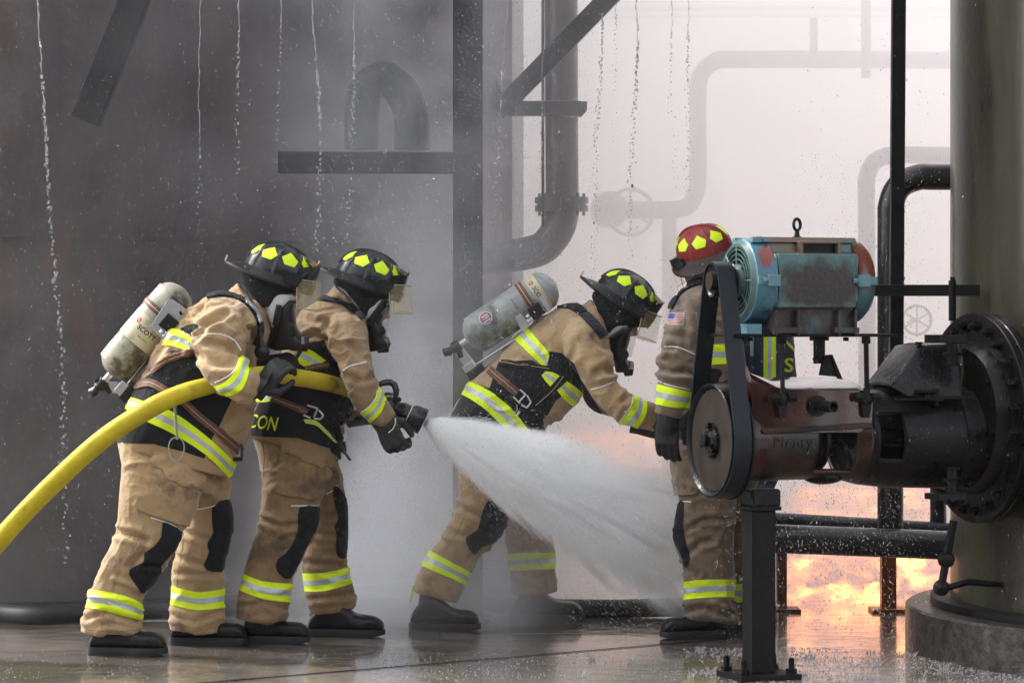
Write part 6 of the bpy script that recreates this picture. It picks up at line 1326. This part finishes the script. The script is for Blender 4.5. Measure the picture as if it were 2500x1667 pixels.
# ---------------- falling water: trickles, drops and splashes ----------------
rnd = random.Random(11)
mat('trickle', (.93, .95, .97), .10, trans=.85, ior=1.33, spec=.8)
def drop(mb, c, r, l, d=Vector((0, 0, 1)), n=5):
    s1, s2 = frame(d); c = Vector(c); v = [c+d*l, c-d*l]
    for k in range(n): a = 2*math.pi*k/n; v.append(c+(s1*math.cos(a)+s2*math.sin(a))*r)
    f = []
    for k in range(n): a, b = 2+k, 2+(k+1) % n; f += [(0, a, b), (1, b, a)]
    mb.add(v, f)
def trickle(pts, Y, r, solid, label, dens=1.0, seed=0):
    rr = random.Random(seed+5); P = [V(*p) for p in pts]; P = smoothpts(P, 10); m = MB()
    n = len(P); tot = P[-1][1]-P[0][1]
    def at(y):
        for a, b in zip(P[:-1], P[1:]):
            if a[1] <= y <= b[1]: t = (y-a[1])/max(1e-6, b[1]-a[1]); return a[0]+(b[0]-a[0])*t
        return P[-1][0]
    y = P[0][1]; ys = y+tot*solid*.6; run = []
    while y < ys:                                                # unbroken, wavering thread with beads
        wob = 2.2*math.sin(y/17+seed)+1.2*math.sin(y/5.3+seed*2)
        run.append((W(at(y)+wob*.6, y, Y), r*(.28+1.5*abs(noise.noise(Vector((seed*3.1, y/6.5, 0))))))); y += 2.2
    if len(run) > 2: m.tube([q[0] for q in run], [q[1] for q in run], 7)
    while y < P[-1][1]:
        q = (y-ys)/max(1, P[-1][1]-ys); sp = (5+q*9)/dens
        for k in range(2 if rr.random() < .45+.3*q else 1):
            ox = rr.gauss(0, 1.2+5.0*q); oy = rr.uniform(-3, 3); l = r*rr.uniform(.8, 3.2)*(1-.35*q); c = W(at(y)+ox, y+oy, Y+rr.uniform(-.01, .01))
            m.ball(c, r*rr.uniform(.55, 1.15)*(1-.2*q), 4, (1, 1, l/r))
        y += sp*rr.uniform(.5, 1.5)
    return solo('falling_water', m, 'trickle', label, 'water trickle', 'trickles of water falling through the yard', kind='thing')
TR = [([(83, -30), (92, 100), (103, 280), (110, 420), (120, 560), (133, 700), (143, 820), (146, 1000), (150, 1300)], 12.6, .0052, .25, 'broken trickle of water falling at the far left edge in front of the tank', 1.0),
 ([(714, -30), (720, 60), (731, 200), (735, 320), (733, 430), (729, 520), (726, 590)], 13.3, .0056, .5, 'strong wavering trickle falling between the two left helmets', 1.),
 ([(814, -30), (813, 100), (812, 220), (808, 350), (803, 470), (798, 560)], 13.4, .004, .45, 'thin trickle falling past the arched pipe above the second helmet', 1.),
 ([(462, -30), (457, 180), (459, 350), (457, 480), (460, 620)], 13.5, .0032, .85, 'faint straight thread of water left of the strongest trickle', .8),
 ([(550, -30), (547, 150), (544, 330), (541, 470), (537, 560)], 13.4, .0042, .3, 'beaded trickle falling above the leftmost helmet', .8),
 ([(648, -30), (641, 200), (632, 360), (622, 560)], 13.5, .0034, .2, 'sparse beads of water just left of the strongest trickle', .6),
 ([(1170, -30), (1155, 150), (1145, 330), (1135, 560)], 13.6, .0036, .5, 'thin bright trickle right beside the steel H column', .9),
 ([(1246, 100), (1246, 260), (1244, 400), (1243, 500)], 14.2, .0036, .4, 'trickle falling along the left edge of the thick vertical pipe', .9),
 ([(1385, 30), (1378, 200), (1368, 350), (1370, 480), (1362, 620)], 13.8, .0046, .05, 'scattered dark drops falling right of the thick vertical pipe', 1.4),
 ([(1415, 10), (1413, 200), (1410, 340)], 13.9, .003, .1, 'faint string of small drops right of the scattered dark ones', .9),
 ([(1461, -30), (1464, 120), (1460, 200), (1452, 330), (1448, 440), (1450, 600)], 13.6, .0052, .35, 'dark zigzag trickle above the bending firefighter', 1.2),
 ([(1545, -20), (1540, 180), (1548, 350), (1553, 440)], 13.7, .003, .3, 'pale thin string of drops left of the far pipe', .9),
 ([(1582, -30), (1580, 130), (1580, 300), (1581, 450)], 13.6, .0042, .4, 'beaded trickle just left of the far vertical pipe', 1.)]
for i, (p, Y, r, so_, lb, dn) in enumerate(TR): trickle(p, Y, r, so_, lb, dn, i)
m = MB()
def drops(n, x0, x1, y0, y1, z0, z1, r0, r1, tilt=.15, k=4):
    for _ in range(n):
        c = (rnd.uniform(x0, x1), rnd.uniform(y0, y1), rnd.uniform(z0, z1)); r = r0+(r1-r0)*rnd.random()**3
        d = norm(Vector((rnd.gauss(.12, tilt), rnd.gauss(0, tilt), -1))); drop(m, c, r, r*rnd.uniform(1.5, 4.5), d, k)
drops(15000, -2.5, .3, 12.0, 14.1, .3, 3.1, .0005, .0013)
drops(17000, -.9, .4, 12.3, 14.1, .3, 3.2, .0006, .0015, .5)
drops(3800, -.2, 1.3, 12.0, 13.4, .1, 1.8, .0007, .0018, .3)
drops(500, 1.2, 1.95, 11.6, 12.6, .5, 3.0, .0007, .0020)
drops(5200, .9, 1.85, 12.2, 13.2, .02, 1.0, .0009, .0026, .5)
drops(1500, 1.3, 1.9, 12.4, 13.4, .9, 2.2, .0009, .002, .5)
drops(1500, 1.0, 2.1, 10.6, 11.2, .0, 1.5, .0004, .0011, .3)
drops(2500, -.75, -.3, 12.3, 12.6, .7, 1.3, .0006, .0015, .8)
solo('water_drops', m, 'drop', 'countless small drops of water hanging in the air', 'water drops', kind='stuff', smooth=False, loc=(0, 12, 0))
# spatter standing on the wet ground and small splash crowns
m = MB()
def spat(n, x0, x1, y0, y1, r0, r1, pw=2.):
    for _ in range(n):
        y = y0+(y1-y0)*rnd.random(); x = rnd.uniform(x0, x1)
        if noise.noise(Vector((x*2.2, y*1.3, 3)))+noise.noise(Vector((x*7, y*5, 9)))*.6 < rnd.uniform(-.5, .35): continue
        r = r0+(r1-r0)*rnd.random()**3; drop(m, (x, y, r*.3), r, r*.9, Vector((0, 0, 1)), 5)
spat(12000, .75, 2.3, 10.7, 12.6, .0014, .0050)
spat(5000, -.6, 1.0, 10.9, 12.4, .0012, .0038)
spat(1500, -2.2, 0, 11.2, 12.6, .001, .003)
solo('water_spatter', m, 'drop', 'sparkling spatter of drops bouncing on the wet concrete', 'spatter', kind='stuff', smooth=False, loc=(1, 12, 0))
m = MB()
for i in range(26):
    if i < 14: x, y = rnd.uniform(.85, 1.95), rnd.uniform(11.0, 12.9)
    elif i < 20: x, y = rnd.uniform(1.55, 2.15), rnd.uniform(10.7, 11.4)
    else: x, y = rnd.uniform(.2, 1.0), rnd.uniform(10.9, 12.6)
    n = rnd.randint(6, 11); h = rnd.uniform(.012, .032); R0 = rnd.uniform(.010, .018)
    for k in range(n):
        a = 2*math.pi*k/n+rnd.uniform(-.2, .2); hh = h*rnd.uniform(.5, 1.2); o = Vector((math.cos(a), math.sin(a), 0))
        m.tube([Vector((x, y, 0))+o*R0, Vector((x, y, hh*.55))+o*R0*1.25, Vector((x, y, hh))+o*R0*1.9], [.0030, .0016, .0006], 5); m.ball(Vector((x, y, hh*1.15))+o*R0*2.2, .0017, 3)
solo('splash_crowns', m, 'drop', 'little crown shaped splashes on the flooded concrete', 'splashes', kind='stuff', smooth=True, loc=(1, 12, 0))
# torn water inside and around the jet: short ligaments and drops flying away from the nozzle
m = MB(); jt = WZ('N', 1350, 985, 12.66); je = W(*V(1640, 1300), 13.5); ju = norm(je-jt); j1, j2 = frame(ju); JL = (je-jt).length
for _ in range(9000):
    t = (.03+.85*rnd.random()**.8)*JL; q = rnd.random()**.5*(1.12 if rnd.random() < .8 else 1.45); a = rnd.uniform(0, 2*math.pi); rad = .30*t**.58*q
    if noise.noise(Vector((t*2, q*9*math.cos(a), q*9*math.sin(a)))) < -.12: continue
    c = jt+ju*t+(j1*math.cos(a)+j2*math.sin(a))*rad; c.z -= .05*t*t
    if c.x > .66: continue
    d = norm(c-jt+Vector((rnd.gauss(0, .03), rnd.gauss(0, .03), rnd.gauss(0, .03))))
    r = rnd.uniform(.0005, .0012); drop(m, c, r, rnd.uniform(.004, .016)*(1-.4*q/1.45), d, 4)
mat('jet_water', (.97, .98, 1.), .35, trans=.12, ior=1.33, spec=.8)
solo('jet_ligaments', m, 'jet_water', 'torn strands and drops of water inside the white jet from the nozzle', 'spray', kind='stuff', smooth=False)
# ---------------- steam, mist and fire: real air volumes ----------------
def N_(N, t, **k):
    n = N.new(t)
    for a, b in k.items():
        if a.startswith('i_'): n.inputs[a[2:]].default_value = b
        else: setattr(n, a, b)
    return n
def mathn(N, L, op, a, b=None, cl=False):
    n = N.new('ShaderNodeMath'); n.operation = op; n.use_clamp = cl
    for i, v in enumerate((a, b)):
        if v is None: continue
        if isinstance(v, (int, float)): n.inputs[i].default_value = v
        else: L.new(v, n.inputs[i])
    return n.outputs[0]
def flatvol(name, dens, col, aniso=0.):
    def bld(N, L, v):
        v.inputs['Color'].default_value = (*col, 1); v.inputs['Density'].default_value = dens; v.inputs['Anisotropy'].default_value = aniso
    return volmat(name, bld)
flatvol('steam_air', STEAM_D, (.960, .945, .942), .6)
m = MB(); x0, x1, y0, y1, h = -9, 14, 14.55, 42, 6.2
# the bank of steam is one closed body; its near face leans and bulges, away from the tank
secs = []
P_ = [(.0, 15.6), (.02, 14.75), (.15, 14.5), (.5, 14.45), (1.4, 14.35), (2.6, 14.5), (6, 15.2), (14, 18), (14, 26), (-6, 26), (-6, 24), (-3.3, 22), (-1.1, 21.2), (.0, 19.0), (.0, 17.5)]
m.rings([[Vector((x, y, zz)) for x, y in P_] for zz in (-.5, h)])
solo('steam_cloud', m, 'steam_air', 'bright white steam filling the air behind the pump and beyond', 'steam', kind='stuff', smooth=False)
flatvol('haze_air', HAZE_D, (.97, .97, 1.0), .2)
m = MB(); m.box((0, 24, 6), 30, 30, 7.2); solo('haze', m, 'haze_air', 'thin wet haze over the whole yard', 'haze', kind='stuff', smooth=False)
# water mist hanging behind and above the nozzle
def mist(N, L, v):
    v.inputs['Color'].default_value = (.955, .965, 1.0, 1); v.inputs['Anisotropy'].default_value = .1
    tc = N.new('ShaderNodeTexCoord'); g = N.new('ShaderNodeSeparateXYZ'); L.new(tc.outputs['Generated'], g.inputs[0])
    n = N_(N, 'ShaderNodeTexNoise'); n.inputs['Scale'].default_value = 1.5; n.inputs['Detail'].default_value = 4; n.inputs['Roughness'].default_value = .6; L.new(tc.outputs['Object'], n.inputs['Vector'])
    # thin everywhere, densest in a low column by the nozzle, fading out to every face
    po = N.new('ShaderNodeSeparateXYZ'); L.new(tc.outputs['Object'], po.inputs[0])
    dx = mathn(N, L, 'SUBTRACT', po.outputs[0], .66); dx = mathn(N, L, 'MAXIMUM', dx, mathn(N, L, 'MULTIPLY', dx, 2.4)); dx2 = mathn(N, L, 'MULTIPLY', dx, dx)
    e = mathn(N, L, 'POWER', 2.718, mathn(N, L, 'MULTIPLY', dx2, -2.1))
    fz = mathn(N, L, 'ADD', mathn(N, L, 'MULTIPLY', mathn(N, L, 'SUBTRACT', .75, mathn(N, L, 'MULTIPLY', po.outputs[2], .50), True), 1.3), .16)
    ex = mathn(N, L, 'MULTIPLY', mathn(N, L, 'MULTIPLY', g.outputs[0], mathn(N, L, 'SUBTRACT', 1., g.outputs[0])), 14., True)
    ey = mathn(N, L, 'MULTIPLY', mathn(N, L, 'MULTIPLY', g.outputs[1], mathn(N, L, 'SUBTRACT', 1., g.outputs[1])), 5., True)
    nn = mathn(N, L, 'MULTIPLY', mathn(N, L, 'SUBTRACT', n.outputs['Fac'], .34, True), 5.0)
    d = mathn(N, L, 'ADD', mathn(N, L, 'MULTIPLY', mathn(N, L, 'MULTIPLY', e, fz), MIST_D), .06)
    d = mathn(N, L, 'MULTIPLY', mathn(N, L, 'MULTIPLY', d, nn), mathn(N, L, 'MULTIPLY', ex, ey))
    L.new(d, v.inputs['Density'])
volmat('mist_air', mist)
m = MB(); m.box((-1.2, 13.80, 2.05), 2.1, .64, 2.05); solo('water_mist', m, 'mist_air', 'pale mist of fine water hanging in front of the tank', 'mist', kind='stuff', smooth=False, loc=(-.9, 13.7, 0))
# the hose stream
tip = WZ('N', 1350, 985, 12.66); end = W(*V(1640, 1300), 13.5); dS = end-tip; LS = dS.length; uS = dS.normalized()
def spr(N, L, v):
    v.inputs['Color'].default_value = (.998, .999, 1.0, 1); v.inputs['Anisotropy'].default_value = -.35
    tc = N.new('ShaderNodeTexCoord'); g = N.new('ShaderNodeSeparateXYZ'); L.new(tc.outputs['Object'], g.inputs[0])
    x = mathn(N, L, 'MAXIMUM', g.outputs[0], .02)
    iy = mathn(N, L, 'DIVIDE', g.outputs[1], x); iz = mathn(N, L, 'DIVIDE', g.outputs[2], x)
    cb = N.new('ShaderNodeCombineXYZ'); L.new(mathn(N, L, 'MULTIPLY', x, 1.1), cb.inputs[0]); L.new(mathn(N, L, 'MULTIPLY', iy, 34.), cb.inputs[1]); L.new(mathn(N, L, 'MULTIPLY', iz, 34.), cb.inputs[2])
    n = N.new('ShaderNodeTexNoise'); n.inputs['Scale'].default_value = 1.; n.inputs['Detail'].default_value = 3; L.new(cb.outputs[0], n.inputs['Vector'])
    r2 = mathn(N, L, 'ADD', mathn(N, L, 'MULTIPLY', iy, iy), mathn(N, L, 'MULTIPLY', iz, iz))
    r = mathn(N, L, 'SQRT', r2)
    rn = mathn(N, L, 'DIVIDE', r, mathn(N, L, 'MULTIPLY', mathn(N, L, 'POWER', x, -.42), .30))
    nr = N.new('ShaderNodeTexNoise'); nr.inputs['Scale'].default_value = 1.; nr.inputs['Detail'].default_value = 5; nr.inputs['Roughness'].default_value = .65
    cb2 = N.new('ShaderNodeCombineXYZ'); L.new(mathn(N, L, 'MULTIPLY', x, 2.6), cb2.inputs[0]); L.new(mathn(N, L, 'MULTIPLY', iy, 13.), cb2.inputs[1]); L.new(mathn(N, L, 'MULTIPLY', iz, 13.), cb2.inputs[2]); L.new(cb2.outputs[0], nr.inputs['Vector'])
    rn = mathn(N, L, 'ADD', rn, mathn(N, L, 'MULTIPLY', mathn(N, L, 'SUBTRACT', nr.outputs['Fac'], .42), 1.1))
    edge = mathn(N, L, 'MULTIPLY', mathn(N, L, 'SUBTRACT', 1., rn), 3.5, True)
    fall = mathn(N, L, 'DIVIDE', SPRAY_D, mathn(N, L, 'ADD', mathn(N, L, 'POWER', x, .95), .06))
    endf = mathn(N, L, 'MULTIPLY', mathn(N, L, 'SUBTRACT', LS*.97, x), 2.4, True)
    nz_ = mathn(N, L, 'MULTIPLY', mathn(N, L, 'SUBTRACT', n.outputs['Fac'], mathn(N, L, 'MINIMUM', mathn(N, L, 'ADD', mathn(N, L, 'MULTIPLY', x, .38), .10), .46)), 5.0, True)
    L.new(mathn(N, L, 'MULTIPLY', mathn(N, L, 'MULTIPLY', mathn(N, L, 'MULTIPLY', edge, fall), endf), nz_), v.inputs['Density'])
sm = volmat('spray_water', spr)
m = MB(); m.lathe((0, 0, 0), (1, 0, 0), [(.0, .022)]+[(LS*q/10, .305*(LS*q/10)**.58+.004) for q in range(1, 11)], 32)
me = raw('s', m.v, m.f); fixn(me); o = part('water_stream', me, sm, smooth=False)
o.rotation_euler = uS.to_track_quat('X', 'Z').to_euler(); o.location = tip
tag(o, 'wide white cone of water bursting from the hose nozzle', 'water stream', kind='thing')
# flames low behind the horizontal pipes
def fire(N, L, v, FIRE_E=FIRE_E):
    v.inputs['Color'].default_value = (1, .8, .6, 1); v.inputs['Density'].default_value = 0
    tc = N.new('ShaderNodeTexCoord'); mp = N.new('ShaderNodeMapping'); mp.inputs['Rotation'].default_value = (0, R(35), 0); mp.inputs['Scale'].default_value = (1., 1., 2.0); L.new(tc.outputs['Object'], mp.inputs[0])
    n = N.new('ShaderNodeTexNoise'); n.inputs['Scale'].default_value = 5.5; n.inputs['Detail'].default_value = 8; n.inputs['Roughness'].default_value = .6; n.inputs['Distortion'].default_value = 1.2; L.new(mp.outputs[0], n.inputs['Vector'])
    g = N.new('ShaderNodeSeparateXYZ'); L.new(tc.outputs['Generated'], g.inputs[0])
    ed = None
    for k in range(3):
        e = mathn(N, L, 'MULTIPLY', mathn(N, L, 'MULTIPLY', g.outputs[k], mathn(N, L, 'SUBTRACT', 1., g.outputs[k])), 6.5, True)
        ed = e if ed is None else mathn(N, L, 'MULTIPLY', ed, e)
    f_ = mathn(N, L, 'MULTIPLY', mathn(N, L, 'SUBTRACT', n.outputs['Fac'], .48), 7., True)
    f_ = mathn(N, L, 'MULTIPLY', mathn(N, L, 'POWER', f_, 1.5), ed)
    cr = N.new('ShaderNodeValToRGB'); cr.color_ramp.elements[0].color = (1, .13, .012, 1); cr.color_ramp.elements[1].color = (1, .50, .09, 1); L.new(f_, cr.inputs[0])
    L.new(cr.outputs[0], v.inputs['Emission Color']); L.new(mathn(N, L, 'ADD', mathn(N, L, 'MULTIPLY', f_, FIRE_E), mathn(N, L, 'MULTIPLY', ed, FIRE_E*.03)), v.inputs['Emission Strength']); L.new(mathn(N, L, 'MULTIPLY', f_, 1.5), v.inputs['Density'])
volmat('fire_gas', fire); volmat('fire_gas_dim', lambda N, L, v: fire(N, L, v, 3.0))
fl_ = WZ('V', 1960, 1330, 15.4)
for (x, y, Y, sx, sy, sz, lb) in ((1985, 1338, 14.55, .46, .09, .21, 'bright orange flames under the low horizontal pipes'), (1405, 1040, 17.8, .36, .25, .16, 'faint orange flame glowing through steam behind the outstretched arm'), (1990, 1165, 16.6, .5, .3, .14, 'dim orange fire glow above the low horizontal pipes')):
    c = W(*V(x, y), Y); m = MB(); m.box((0, 0, 0), sx, sy, sz); me = raw('f', m.v, m.f); o = part('flames', me, 'fire_gas' if Y < 15 else 'fire_gas_dim', smooth=False); o.location = c
    tag(o, lb, 'fire', kind='stuff')
